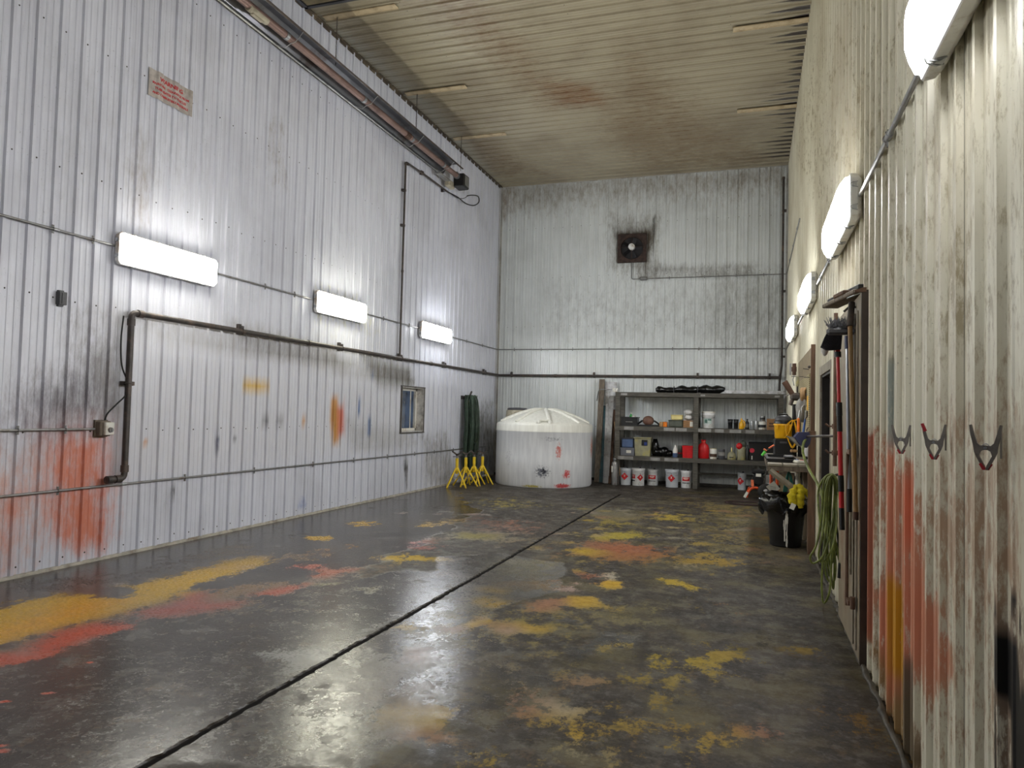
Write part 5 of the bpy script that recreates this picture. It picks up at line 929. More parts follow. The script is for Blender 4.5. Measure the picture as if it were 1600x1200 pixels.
# hose/bracket over the boards
b=MB(); b.tube(elbow_path([(-3.5,16.95,1.9),(-3.42,16.75,2.16),(-2.95,16.6,2.16)],.08),.012,6); tag(b.build('wire_hook',M['galv'],origin=(-3.5,16.95,1.9)),'thin wire rod reaching from the shelf top over the leaning boards','rod')

# ------------------------------------------------------------ workbench, pegboard and what stands on and under them
BY0,BY1=9.42,12.2; BX0=.175; BZ=1.03
o=empty('workbench',(XR,BY0,0),label='narrow wall-hung timber workbench with diagonal brace below the pegboard',cat='workbench')
def bb(c,d,m_,nm,**k): b=MB(); b.cbox((c[0]-XR,c[1]-BY0,c[2]),d,.005,**k); return b.build(nm,M[m_],o)
xm=(BX0+XR-.02)/2; wd_=XR-.02-BX0
for k in range(3): bb((BX0+wd_*(k+.5)/3,(BY0+BY1)/2,BZ-.016),(wd_/3-.005,BY1-BY0,.032),'trim_light','top_plank')
for y in (BY0+.03,(BY0+BY1)/2,BY1-.03): bb((xm,y,BZ-.062),(wd_,.04,.058),'grey_wood','cross_rail')
bb((BX0+.02,(BY0+BY1)/2,BZ-.075),(.035,BY1-BY0-.1,.058),'grey_wood','front_rail')
for y in (BY0+.03,BY1-.1):
    b=MB(); b.cyl((BX0+.03-XR,y-BY0-.02,BZ-.085),(XR-.10-XR,y-BY0-.02,.63),.036,n=4,sm=False); b.build('brace',M['trim_light'],o)
for y in (BY0+.03,10.3,11.2,BY1-.05): bb((XR-.055,y,BZ/2-.03),(.07,.09,BZ-.06),'grey_wood' if y>10 else 'brown_wood','wall_post')
bb((XR-.12,BY0-.02,.05+.23),(.05,.07,.46),'brown_wood','wall_post') if False else None
b=MB(); b.box((0,0,.72),(.075,.08,1.44)); tag(b.build('timber_post',M['brown_wood']),'reddish-brown timber post beside the dark doorway at the end of the bench','post').location=(XR-.06,BY0-.16,.0)
o=empty('pegboard',(XR-.03,10.9,0),label='tan tool pegboard with brown edge mounted above the workbench',cat='pegboard')
b=MB(); b.box((-.0,0,1.77),(.03,2.86,1.4)); b.build('backing_panel',M['tan_board'],o)
b=MB(); b.box((-.004,-1.45,1.76),(.06,.045,1.44)); b.build('edge_batten',M['brown_wood'],o)
b=MB(); b.box((-.022,-.0,1.66),(.01,2.2,.98)); b.build('perforated_sheet',M['pegboard'],o)
b=MB(); b.tube([(-.03,-1.12,2.2),(-.10,-1.12,2.21)],.006,5); b.tube([(-.03,-1.12,2.1),(-.09,-1.12,2.1)],.006,5); b.sphere((-.03,-1.12,2.23),.02,8); b.build('peg_hook',M['black_iron'],o)
# tools on the pegboard
def D3(p): return Vector(p)
c=Vector((0.547,10.9,1.959)); o=empty('air_grinder',c,label='dark metal air tool hanging at the far upper part of the pegboard',cat='air tool'); 
b=MB(); b.cyl((-.13,0,.14),(-.01,0,-.06),.042,.034,n=12); b.build('motor',M['rusty'],o); b=MB(); b.cbox((.02,0,-.07),(.15,.1,.11),.03); b.cyl((-.02,0,-.1),(-.05,0,-.19),.028,n=10); b.build('gear_head',M['black_iron'],o); b=MB(); b.tube([(-.07,-.02,-.04),(-.12,-.05,-.07)],.008,6); b.box((.1,0,-.04),(.1,.03,.03)); b.build('trigger',M['galv'],o)
c=Vector((0.598,11.1,2.113)); o=empty('yellow_driver',c,label='small yellow-green tool handle hanging above the air tool',cat='hand tool'); b=MB(); b.cbox((0,0,0),(.045,.045,.15),.012); b.build('handle',M['tote_tan'],o); b=MB(); b.cyl((0,0,-.07),(0,0,-.16),.012,n=8); b.build('shank',M['black_iron'],o); b=MB(); b.tube([(-.08,0,.07),(.1,0,.07)],.005,5); b.build('hook',M['black_iron'],o)
c=Vector((0.635,10.3,1.906)); o=empty('tape_roll',c,label='round tan roll of tape hanging on the pegboard',cat='tape roll'); b=MB(); b.lathe([(.045,-.03),(.088,-.03),(.09,0),(.088,.03),(.045,.03),(.045,-.03)],(0,0,0),22,M=Matrix.Rotation(math.pi/2,4,'Y')@Matrix.Rotation(.3,4,'X')); b.build('roll',M['tan_wood'],o); b=MB(); b.cyl((-.02,.0,0),(.1,0,.0),.012,n=8); b.build('peg',M['galv'],o)
c=Vector((0.69,10.0,1.783)); o=empty('yellow_packet',c,label='tall yellow packet hanging near the brown edge of the pegboard',cat='packet'); b=MB(); b.cbox((0,0,0),(.07,.09,.19),.01); b.build('packet',M['yellow_plastic'],o); b=MB(); b.box((0,-.047,.0),(.05,.004,.06)); b.build('label_panel',M['pale_yellow'],o); b=MB(); b.tube([(.06,0,.13),(-.02,0,.12),(-.02,0,.09)],.005,5); b.build('hook',M['black_iron'],o)
c=Vector((0.617,10.5,1.705)); o=empty('plastic_bag',c,label='crumpled grey plastic bag hanging on the pegboard above the orange handle',cat='bag'); b=MB(); b.sphere((0,0,0),(.07,.08,.17),14,noise=.3); b.sphere((.03,0,.12),(.04,.05,.08),10,noise=.3); b.build('bag',M['tape'],o)
c=Vector((0.566,10.2,1.492)); o=empty('orange_handled_tool',c,label='bright orange tool handle hanging over the bench',cat='hand tool'); b=MB(); b.cbox((0,0,0),(.034,.034,.20),.01); b.build('handle',M['amber'],o); b=MB(); b.cyl((0,0,.1),(.02,0,.2),.01,n=8); b.build('shank',M['steel'],o)
c=Vector((0.624,10.0,1.487)); o=empty('blue_handled_tool',c,label='thin blue tool handle hanging right of the orange one',cat='hand tool'); b=MB(); b.cyl((.01,0,.09),(-.01,0,-.09),.012,.017,n=8); b.build('handle',M['blue_tool'],o); b=MB(); b.cyl((.01,0,.09),(.015,0,.2),.007,n=8); b.build('shank',M['steel'],o)
for k,(px,lab,dz) in enumerate((((0.665,10.0,1.603),'dark pliers hanging on the pegboard below the yellow packet',0),((0.681,9.9,1.474),'small dark wrench hanging lowest on the pegboard',0),((0.632,10.1,1.751),'thin steel pliers hanging between the tape roll and grey bag',0))):
    o=empty('pliers',px,label=lab,cat='pliers',group='small hand tools on the pegboard'); b=MB()
    for s_ in (-1,1): b.tube([(s_*.03,0,-.09),(s_*.035,0,-.03),(-s_*.008,0,.03),(-s_*.006,0,.08)],.009,6)
    b.cyl((0,-.015,.02),(0,.015,.02),.016,n=10); b.build('jaws_and_grips',M['black_iron' if k<2 else 'steel'],o)
# things on the bench
o=empty('black_tray',(.36,10.3,BZ+.001),label='low black tray lying on the near end of the workbench',cat='tray'); crate(o,.36,1.2,.045,'black_plastic',t_=.012,nm='tray_body')
o=empty('socket_case',(.50,10.2,BZ+.05),label='small dark grey tool case lying in the black tray',cat='case'); b=MB(); b.cbox((-.05,0,0),(.12,.3,.04),.012); b.build('case',M['dark_grey'],o); b=MB(); b.tube([(-.1,-.15,.0),(-.08,-.18,0),(-.02,-.18,0),(0,-.15,0)],.007,6); b.build('handle',M['black_rubber'],o)
o=empty('paper_packet',(.56,9.66,BZ+.002),label='small crumpled packet in white, red and blue on the bench',cat='packet'); b=MB(); b.cbox((0,0,.02),(.13,.16,.04),.012,rz=.3); b.build('packet',M['paper'],o); b=MB(); b.box((.03,-.02,.043),(.05,.05,.004),rz=.4); b.build('red_print',M['red_print'],o); b=MB(); b.box((-.04,.0,.043),(.03,.06,.004),rz=.2); b.build('blue_print',M['blue_tool'],o)
o=empty('white_bottle',(.655,9.9,BZ+.002),label='white squeeze bottle with dark mark at the wall end of the bench',cat='bottle'); jar(o,[(.035,0),(.038,.01),(.038,.13),(.03,.17),(.016,.19),(.016,.21)],'sky_rag'); jar(o,[(.02,.21),(.018,.235),(.006,.25),(.005,.28),(0,.28)],'white_plastic','cap'); b=MB(); b.cyl((-.012,-.042,.06),(-.012,-.036,.06),.02,n=12,sm=False); b.build('dark_mark',M['dark_print'],o)
o=empty('bar_clamp',(0.129,9.35,1.154),label='small bar clamp with lime and orange tips on the bench corner',cat='clamp')
b=MB(); b.cyl((-.02,0,-.03),(.02,0,.02),.014,.02,n=8); b.build('lime_pad',M['lime'],o)
b=MB(); b.cyl((.0,0,.05),(.035,0,.03),.010,n=8); b.cyl((.06,.02,.06),(.12,.05,.1),.011,n=8); b.build('orange_grip',M['orange_tip'],o)
b=MB(); b.tube([(.02,0,.02),(.05,.01,.04),(.065,.02,.06)],.006,6); b.tube(smooth_path([(.0,0,-.02),(.04,.0,-.1),(.03,.0,-.25),(.0,.02,-.4)],5),.006,6); b.build('bar',M['black_iron'],o)
# black stool/box and yellow vacuum
vx,vy=.43,11.5; o=empty('black_case',(vx,vy,BZ+.002),label='tall black case on the far end of the bench under the yellow vacuum',cat='case'); b=MB(); b.cbox((0,0,.125),(.27,.3,.25),.02); b.build('case',M['black_plastic'],o); b=MB(); b.box((0,-.155,.2),(.1,.01,.03)); b.build('latch',M['dark_grey'],o)
vz0=BZ+.256; o=empty('shop_vacuum',(vx,vy,vz0),label='yellow and black shop vacuum standing above the bench',cat='vacuum')
b=MB(); b.lathe([(.105,0),(.118,.012),(.128,.19),(.132,.20)],(0,0,0),26); b.build('tank',M['yellow_plastic'],o)
b=MB(); b.lathe([(.138,.195),(.138,.212),(.13,.215)],(0,0,0),26); b.box((-.09,-.1,.17),(.03,.04,.07)); b.box((.09,-.1,.17),(.03,.04,.07)); b.build('latch_ring',M['yellow_plastic'],o)
b=MB(); b.lathe([(.132,.215),(.13,.25),(.12,.27)],(0,0,0),26); b.build('motor_base',M['black_plastic'],o)
b=MB(); b.lathe([(.12,.27),(.118,.30),(.09,.33),(.05,.34),(0,.34)],(0,0,0),26); b.build('motor_cover',M['dark_grey'],o)
b=MB(); b.tube(elbow_path([(-.07,0,.32),(-.05,0,.36),(.05,0,.36),(.07,0,.32)],.02),.011,8); b.build('handle',M['black_plastic'],o)
b=MB(); b.tube([(.15+.035*math.cos(t_)+.0,.03*math.sin(t_),.05+.0022*i) for i,t_ in enumerate([k*.5 for k in range(10)])],.02,8); pass
o=empty('vacuum_hose',(vx+.19,vy,0),label='two black ribbed hose wands standing upright behind the vacuum',cat='hose')
for dx,zt_ in ((-.035,1.79),(.045,1.80)):
    b=MB(); pr=[(.034,BZ)]; z=BZ+.01
    while z<zt_: pr+=[(.036,z),(.031,z+.012)]; z+=.024
    pr.append((0,zt_)); b.lathe(pr,(dx,0,0),12); b.build('ribbed_hose',M['black_rubber'],o)
o=empty('extension_lead',(.545,11.2,1.45),label='yellow power cord looped over the front of the vacuum',cat='cord')
for k in range(2):
    b=MB(); w_=.02+.02*k; b.tube(smooth_path([(0,0,.11),(-.05-w_,0,.02),(-.05-w_*1.3+.03*k,0,-.12),(.0,0,-.27-.02*k),(.03+w_,0,-.12),(.02+w_*.6,0,.04)],5,True),.0075,6,closed=True); b.build('cord_loop',M['yellow_plastic'],o)
b=MB(); b.cbox((.02,0,-.33),(.10,.03,.04),.01); b.build('plug',M['tan_wood'],o); b=MB(); b.tube(smooth_path([(0,0,.1),(.07,0,.12),(.12,.02,.1)],5),.009,6); b.tube(smooth_path([(0,0,.1),(-.04,-.02,-.05),(-.11,-.03,-.15)],5),.0075,6); b.build('cord_end',M['yellow_plastic'],o)
# under the bench
o=empty('hand_truck',(.285,10.9,0),label='orange steel hand truck standing upright under the bench',cat='hand truck')
for dx in (-.03,.05): b=MB(); b.cyl((dx,0,.012),(dx,0,.92),.022,n=10); b.build('upright',M['orange_paint'],o)
b=MB()
for z in (.2,.5,.88): b.box((0,0,z),(.1,.02,.03))
b.build('rung',M['orange_paint'],o); b=MB(); b.box((.09,-.03,.012),(.16,.1,.012)); b.build('toe_plate',M['orange_paint'],o); b=MB(); b.cyl((.06,-.03,.62),(.09,-.03,.62),.03,n=10); b.build('knob',M['black_plastic'],o)
b=MB(); b.box((0,0,0),(.125,.002,.125),ry=math.pi/4+.1,rx=.0); o=tag(b.build('price_tag',M['paper']),'square white tag hanging cornerwise in front of the orange hand truck','tag'); o.location=(0.264,10.2,0.669)
b=MB(); [b.box((0,-.0015,z),(.07,.001,.006),ry=.1) for z in (-.03,-.01,.01)]; b.build('print',M['tape'],o); b=MB(); b.tube([(0,0,.08),(-.03,.05,.2),(-.04,.1,.3)],.002,4); b.build('string',M['tape'],o)
o=empty('plywood_sheet',(.47,11.3,0),label='grey-brown plywood sheet leaning under the workbench',cat='board'); b=MB(); b.box((0,0,.40),(.30,.018,.80),rx=-.06); b.build('sheet',M['tan_board'],o); b=MB(); b.box((0,-.02,.79),(.31,.02,.03)); b.build('top_edge',M['grey_wood'],o)
o=empty('teal_hose',(.47,10.5,.45),label='teal green hose hanging in a bundle under the bench',cat='hose')
for k in range(6): w_=.02+.008*k; b=MB(); b.tube(smooth_path([(0,0,.42),(-w_,0,.2),(-w_*1.2,.01*k,-.05),(0,0,-.22+.02*k),(w_*1.2,0,-.05),(w_,0,.2)],5,True),.009,6,closed=True); b.build('hose_loop',M['teal_cord'],o)
o=empty('pvc_pipe',(.55,10.0,.35),label='white plastic pipe standing behind the brace under the bench',cat='pipe'); b=MB(); b.cyl((0,0,-.34),(0,.0,.55),.026,n=12); b.build('tube',M['white_plastic'],o); b=MB(); b.cyl((0,0,.5),(0,0,.57),.033,n=12); b.build('collar',M['white_plastic'],o)
o=empty('sprayer',(.60,10.0,.52),label='small white trigger sprayer hanging under the bench near the wall',cat='sprayer'); jar(o,[(.028,-.08),(.03,-.07),(.03,.02),(.014,.06),(.014,.08)],'white_plastic'); b=MB(); b.box((0,-.02,.10),(.03,.08,.03)); b.box((0,-.045,.07),(.012,.012,.05)); b.tube([(0,0,.1),(.0,0,.2),(0,.02,.4)],.003,4); b.build('trigger_head',M['dark_grey'],o)
o=empty('black_cable_bundle',(.60,10.7,.6),label='bundle of thin black cables hanging under the bench against the wall',cat='cable')
for k in range(4): b=MB(); b.tube(smooth_path([(0,0,.3),(-.03-.01*k,0,.1),(-.04+.02*k,0,-.15),(.03,0,-.2-.04*k),(.05,0,.05)],5,True),.007,5,closed=True); b.build('cable_loop',M['black_rubber'],o)

# rubbish bin
bx_,by_=.405,9.82; o=empty('rubbish_bin',(bx_,by_-.06,0),label='black rubbish bin with white paint drips, under the bench end',cat='bin')
b=MB(); pr=[(.175,0),(.185,.01)]
for k in range(8): z=.02+.064*k; pr+=[(.186+.006*k,z),(.188+.006*k,z+.055)]
pr+=[(.24,.55),(.25,.56),(.25,.585),(.235,.585)]; b.lathe(pr,(0,0,0),36); b.build('bin_body',M['black_plastic'],o)
b=MB()
for a,z0,z1,w_ in ((-.07,.08,.36,.007),(-.12,.18,.34,.004),(-.0,.02,.40,.005),(.02,.01,.2,.006),(.03,.3,.46,.004),(-.05,.25,.45,.005)):
    for q in range(4):
        za,zb2=z0+(z1-z0)*q/4,z0+(z1-z0)*(q+1)/4; aa=-math.pi/2+a+.03*math.sin(q+a*30); R_=.190+.000; 
        Ra=.193+.094*za; Rb=.193+.094*zb2; vs=[((Ra+.001)*math.cos(aa-w_/R_),(Ra+.001)*math.sin(aa-w_/R_),za),((Ra+.001)*math.cos(aa+w_/R_),(Ra+.001)*math.sin(aa+w_/R_),za),((Rb+.001)*math.cos(aa+w_/R_),(Rb+.001)*math.sin(aa+w_/R_),zb2),((Rb+.001)*math.cos(aa-w_/R_),(Rb+.001)*math.sin(aa-w_/R_),zb2)]
        b.add(vs,[(0,1,2,3)])
b.build('paint_drips',M['paper'],o)
b=MB(); n=40; prof=[(.16,.52,0),(.22,.60,.02),(.262,.61,.03),(.272,.56,.04),(.27,.47,.05),(.262,.42,.04)]; vs=[];fs=[]
for j,(r_,z,wob) in enumerate(prof):
    for i in range(n):
        t_=2*math.pi*i/n; k=wob*(math.sin(7*t_+j)+.6*math.sin(13*t_+2*j)+.5*math.sin(19*t_)); lf=.05*max(0,math.cos(t_-math.pi*1.08))**2
        vs.append(((r_+k*.35+lf*(1 if j>1 else .5))*math.cos(t_),(r_+k*.35)*math.sin(t_),z+k*.6+.02*math.sin(3*t_+1)))
for j in range(len(prof)-1):
    for i in range(n): i2=(i+1)%n; fs.append((j*n+i,j*n+i2,(j+1)*n+i2,(j+1)*n+i))
b.add(vs,fs,0,True); b.sphere((-.14,-.06,.62),(.11,.10,.06),16,noise=.3); b.sphere((-.02,.02,.60),(.14,.13,.06),16,noise=.3); b.build('bin_liner',M['bag_black'],o)
c=Vector((0.527,9.42,0.646)); o=empty('yellow_cloth',c,label='yellow cloth glove with white tag draped over the rubbish bin',cat='cloth')
b=MB(); n=16; 
for path,rr in (([(-.02,0,.14),(-.05,-.01,.06),(-.07,-.03,-.02),(-.04,-.03,-.09)],[.02,.045,.055,.035]),([(.0,0,.15),(.03,-.02,.06),(.02,-.03,-.03),(.03,-.03,-.13)],[.025,.045,.05,.03]),([(.02,0,.13),(.08,0,.06),(.13,0,-.0)],[.025,.035,.022])):
    b.tube(smooth_path(path,4),[np.interp(i/(4*(len(path)-1)),np.linspace(0,1,len(rr)),rr)*(1+.22*math.sin(i*2.1)) for i in range(4*(len(path)-1)+1)],12)
b.build('cloth',M['yellow_cloth'],o); b=MB(); b.box((-.065,-.105,-.11),(.055,.004,.07),ry=.4); b.build('white_tag',M['paper'],o)
# pressure washer on the floor beyond the bin
p0=Vector((0.1,15.315,0)); o=empty('pressure_washer',(p0.x,p0.y,0),label='orange-framed pressure washer with black engine beyond the bench',cat='pressure washer')
b=MB(); b.tube(smooth_path([(-.20,-.28,.03),(-.17,-.26,.12),(-.12,-.2,.19),(-.02,-.15,.21),(.1,-.12,.17),(.2,-.1,.16)],5),.026,8); b.tube(smooth_path([(-.20,.22,.03),(-.17,.2,.12),(-.1,.16,.2),(.2,.1,.17)],5),.024,8); b.tube([(-.12,-.2,.19),(-.1,.16,.2)],.022,8); b.tube([(.2,-.1,.16),(.2,.1,.17)],.022,8); b.build('frame',M['orange_paint'],o)
b=MB(); b.box((-.02,0,.22),(.26,.3,.02)); b.build('deck',M['dark_grey'],o)
b=MB(); b.cbox((.02,.02,.36),(.2,.2,.22),.03); b.cyl((.02,-.12,.36),(.02,-.08,.36),.09,n=18); b.cbox((.02,.02,.52),(.26,.2,.10),.03); b.build('engine',M['black_plastic'],o)
b=MB(); b.box((.02,-.135,.46),(.10,.01,.06)); b.build('white_label',M['paper'],o); b=MB(); b.cbox((.2,.05,.36),(.12,.12,.2),.02); b.cyl((.26,0,.45),(.3,-.02,.45),.04,n=12); b.cyl((.16,-.1,.28),(.3,-.1,.28),.03,n=10); b.build('pump',M['alu'],o)
b=MB(); b.cyl((-.09,-.1,.22),(-.09,-.1,.36),.028,n=10); b.box((-.09,-.13,.28),(.045,.004,.08)); b.build('oil_bottle',M['orange_tip'],o); b=MB(); b.box((-.21,-.3,.08),(.05,.01,.12),ry=.5); b.build('paper_tag',M['paper'],o)
for y in (-.2,.2): b=MB(); b.lathe([(.05,-.035),(.14,-.035),(.155,-.02),(.155,.02),(.14,.035),(.05,.035)],(.16,y,.156),24,M=Matrix.Rotation(math.pi/2,4,'X')); w1=b.build('wheel',M['black_rubber'],o); b=MB(); b.lathe([(0,-.04),(.05,-.04),(.05,.04),(0,.04)],(.16,y,.156),14,M=Matrix.Rotation(math.pi/2,4,'X')); b.build('hub',M['galv'],w1)
b=MB(); c=Vector((-0.029,14.105,0)); ring=[]
for i in range(54): t_=2*math.pi*i/26; r_=.33-.03*math.sin(i*.3); ring.append((r_*1.25*math.cos(t_),r_*.8*math.sin(t_),.012+.012*(i//26)))
b.tube(ring,.0095,6); tag(b.build('black_hose',mat('hose_redblack',(54,34,32),.5)),'thin dark hose lying in loops on the floor before the pressure washer','hose').location=(c.x,c.y,0)

# ------------------------------------------------------------ swing boom, coiled hose and long-handled tools on the right wall
wy=6.62
o=empty('hose_boom',(XR-.07,wy,0),label='rusty upright wall post with dark swing arm and navy hose guard',cat='hose boom')
b=MB(); b.cyl((0,0,1.19),(0,0,2.47),.0165,n=10); b.build('pivot_post',M['rust_angle'],o)
for z in (1.30,1.52,2.36):
    b=MB(); b.cyl((0,0,z-.02),(0,0,z+.02),.026,n=10); b.box((.035,0,z),(.07,.03,.02)); b.tube([(0,0,z),(-.05,.02,z),(-.07,.03,z+.02)],.009,6); b.build('wall_bracket',M['rust_angle'],o)
A0=Vector((XR-.07,wy,1.44)); A1=Vector((0.495,7.6,1.408)); d=A1-A0
b=MB(); b.cyl((0,0,1.44),(d.x,d.y,A1.z),.011,n=8); b.build('swing_arm',M['black_iron'],o)
b=MB(); Mx=Matrix.Translation((d.x-.06,d.y,A1.z-.01))@Matrix.Rotation(math.pi/2,4,'X')@Matrix.Rotation(.35,4,'Y'); b.prism([(.09,.0),(.07,.055),(-.03,.05),(-.07,-.0),(-.02,-.07),(.05,-.10),(.08,-.06)],.05,Mx); b.build('hose_guard',M['navy'],o); b=MB(); b.prism([(-.07,.0),(-.14,.01),(-.02,-.085),(.02,-.085)],.04,Mx); b.build('guard_lip',M['galv'],o)
hp_=[(1262,684,7.6),(1256,692,7.55),(1255,706,7.5),(1259,722,7.3),(1268,740,7.1),(1277,757,6.95),(1282,775,6.85)]
def DD(l): return l
pts=[(0.507,7.6,1.396),(0.469,7.55,1.353),(0.458,7.5,1.269),(0.472,7.3,1.177),(0.508,7.1,1.081),(0.55,6.95,1.004),(0.584,6.85,0.888),(0.606,6.8,0.785),(0.637,6.75,0.658),(0.678,6.75,0.527),(0.703,6.7,0.404)]
cx0=Vector((0.624,6.75,1.09)); cx0.x=min(cx0.x,XR-.09)
o=empty('green_hose',cx0,label='long olive-green water hose hung in loops from the swing boom by the door',cat='hose')
b=MB(); b.tube([Vector(p)-cx0 for p in smooth_path(pts,6)],.0125,8); b.build('feed_line',M['lime_hose'],o)
loops=[[(0.624,6.69,1.116),(0.562,6.72,1.051),(0.535,6.75,0.922),(0.552,6.69,0.688),(0.596,6.72,0.472),(0.63,6.75,0.255),(0.643,6.69,0.438),(0.664,6.72,0.691),(0.69,6.75,0.931),(0.673,6.69,1.081)],
[(0.633,6.73,1.103),(0.596,6.76,1.023),(0.585,6.79,0.839),(0.596,6.73,0.578),(0.636,6.76,0.334),(0.665,6.79,0.142),(0.667,6.73,0.369),(0.678,6.76,0.687),(0.699,6.79,0.982),(0.672,6.73,1.083)],
[(0.615,6.65,1.113),(0.574,6.68,1.044),(0.563,6.71,0.793),(0.52,6.65,0.531),(0.474,6.68,0.415),(0.501,6.71,0.358),(0.571,6.65,0.439),(0.631,6.68,0.641),(0.672,6.71,0.907),(0.665,6.65,1.073)],
[(0.632,6.67,1.102),(0.606,6.7,0.958),(0.605,6.73,0.74),(0.572,6.67,0.425),(0.567,6.7,0.179),(0.585,6.73,0.03),(0.624,6.67,0.138),(0.64,6.7,0.372),(0.65,6.73,0.689),(0.657,6.67,0.991)],
[(0.641,6.71,1.099),(0.625,6.74,0.902),(0.619,6.77,0.627),(0.591,6.71,0.366),(0.615,6.74,0.229),(0.667,6.77,0.211),(0.68,6.71,0.347),(0.657,6.74,0.581),(0.658,6.77,0.792),(0.666,6.71,0.988)],
[(0.635,6.76,1.106),(0.588,6.79,1.003),(0.608,6.82,0.728),(0.649,6.76,0.523),(0.693,6.79,0.36),(0.701,6.82,0.463),(0.698,6.76,0.688),(0.69,6.79,0.9),(0.692,6.82,1.034)],
[(0.652,6.78,1.084),(0.642,6.81,0.841),(0.641,6.84,0.564),(0.647,6.78,0.358),(0.67,6.81,0.463),(0.681,6.84,0.676),(0.684,6.78,0.901),(0.681,6.81,1.017)],
[(0.628,6.63,1.11),(0.592,6.66,0.988),(0.581,6.69,0.797),(0.558,6.63,0.59),(0.537,6.66,0.435),(0.574,6.69,0.379),(0.637,6.63,0.501),(0.683,6.66,0.701),(0.694,6.69,0.911),(0.672,6.63,1.064)],
]
for l in loops:
    b=MB(); b.tube([Vector(p)-cx0 for p in smooth_path([(min(p[0],XR-.05),p[1],max(p[2],.03)) for p in l],6,True)],.0088,7,closed=True); b.build('hose_loop',M['lime_hose'],o)
b=MB(); b.tube([Vector(p)-cx0 for p in smooth_path([(0.685,6.7,0.99),(0.688,6.4,0.839),(0.689,6.35,0.643),(0.675,6.3,0.45),(0.662,6.3,0.409)],6)],.011,7); b.build('hose_tail',M['lime_hose'],o)
b=MB(); b.cyl(Vector((0.666,6.3,0.449))-cx0,Vector((0.66,6.3,0.334))-cx0,.016,n=10); b.build('hose_end',M['black_rubber'],o)
b=MB(); b.tube([(.0,0,-.0),(.06,0,.02),(.09,0,.02)],.012,6); b.box((.085,0,.0),(.012,.06,.12)); b.build('wall_hook',M['black_iron'],o)
b=MB(); b.tube([Vector(p)-cx0 for p in smooth_path([(0.671,6.8,0.789),(0.703,6.8,0.521),(0.679,6.8,0.422),(0.644,6.8,0.451)],6)],.009,6); b.build('cable_tail',M['black_rubber'],o)

# broom with timber head
def rotz(v,a): return (v[0]*math.cos(a)-v[1]*math.sin(a),v[0]*math.sin(a)+v[1]*math.cos(a),v[2])
h1=Vector((0.731,5.35,2.432)); h0=Vector((0.546,5.95,2.419)); h1.x=min(h1.x,XR-.03)
o=empty('squeegee',(h0+h1)/2,label='wide wooden-headed floor squeegee hanging head up, brown wooden handle',cat='squeegee'); c0=(h0+h1)/2; d=(h1-h0); L_=d.length; u=d.normalized(); n_=u.cross(Vector((0,0,1))).normalized(); w3=n_.cross(u)
Mx=Matrix((u,n_,-w3)).transposed().to_4x4()
def obx(c,dd,nm,m_,b=None):
    b=MB(); b.cbox((0,0,0),dd,.006); b.v=[tuple(Mx@(Vector(v)+Vector(c))) for v in b.v]; return b.build(nm,M[m_],o)
obx((0,0,-.01),(L_,.12,.03),'head_board','grey_wood'); obx((0,0,-.045),(L_*.97,.05,.035),'rubber_blade','black_rubber'); obx((.05,.0,-.035),(.2,.14,.03),'head_cap','brown_wood')
e0=Vector((0.623,5.5,2.326))-c0; e1=Vector((0.623,5.42,2.213))-c0; e2=Vector((0.645,5.25,0.975))-c0
b=MB(); b.cyl(e0+Vector((.02,0,.06)),e1,.022,n=12); b.tube([e0+Vector((-.03,0,.0)),e0+Vector((.0,0,.03)),e0+Vector((.05,.0,.03)),e0+Vector((.08,0,.0))],.009,6); b.build('socket',M['black_iron'],o)
b=MB(); b.cyl(e1,e2,.0155,.0165,n=12); b.build('handle',M['handle_wood'],o)
b=MB(); b.cyl(e2,e2-Vector((0,0,.05)),.018,n=12); b.build('end_cap',M['rusty'],o)
b=MB(); b.tube([(h1-c0)+Vector((.02,0,.01)),(h1-c0)+Vector((-.1,-.02,-.04))],.006,6); b.build('wall_nail',M['galv'],o)
# red telescopic brush
t0=Vector((0.591,5.85,2.076)); t1=Vector((0.605,5.8,1.556)); t2=Vector((0.619,5.75,0.785)); 
def onl(k): return t0.lerp(t2,k)
o=empty('telescopic_brush',t0,label='red and black telescopic wash brush hanging brush up on the right wall',cat='wash brush')
segs=[(0,.03,.024,'black_plastic'),(.03,.29,.0125,'red_pole'),(.29,.365,.022,'black_plastic'),(.365,.455,.019,'black_rubber'),(.455,.70,.0165,'red_pole'),(.70,.79,.02,'black_rubber'),(.79,.88,.0175,'red_pole'),(.88,1,.018,'black_plastic')]
off=t0; full=t2-t0
for k,(a,b2,r_,m_) in enumerate(segs):
    b=MB(); b.cyl(full*a,full*b2,r_,n=14); b.build('pole' if m_=='red_pole' else 'grip' if m_=='black_rubber' else 'clamp_collar',M[m_],o)
b=MB(); q=Vector((0.591,5.85,2.171))-t0; b.cyl((0,0,0),q,.018,n=12); b.build('pole_tip',M['red_plastic'],o)
b=MB(); c=Vector((0.556,5.85,2.18))-t0; Mx=Matrix.Translation(c)@Matrix.Rotation(math.pi/2,4,'X'); b.prism([(.04,.13),(-.01,.10),(-.06,.0),(-.085,-.07),(-.05,-.095),(.05,-.09),(.06,.05)],.08,Mx); b.build('brush_block',M['bristle'],o)
b=MB(); b.sphere(Vector((0.504,5.85,2.095))-t0,(.028,.03,.05),10,noise=.3); b.build('bristle_tuft',M['rag_white'],o)
b=MB()
for k in range(70):
    a=Vector((0.569,5.85,2.199))-t0; dd=Vector((random.uniform(-.03,.05),random.uniform(-.05,.05),random.uniform(.0,.04))); e=dd+Vector((random.uniform(-.01,.06),random.uniform(-.03,.03),random.uniform(.03,.07))); b.cyl(a+dd,a+e,.0035,.0015,5)
b.build('bristles',M['grey_plastic'],o)['kind']='stuff'
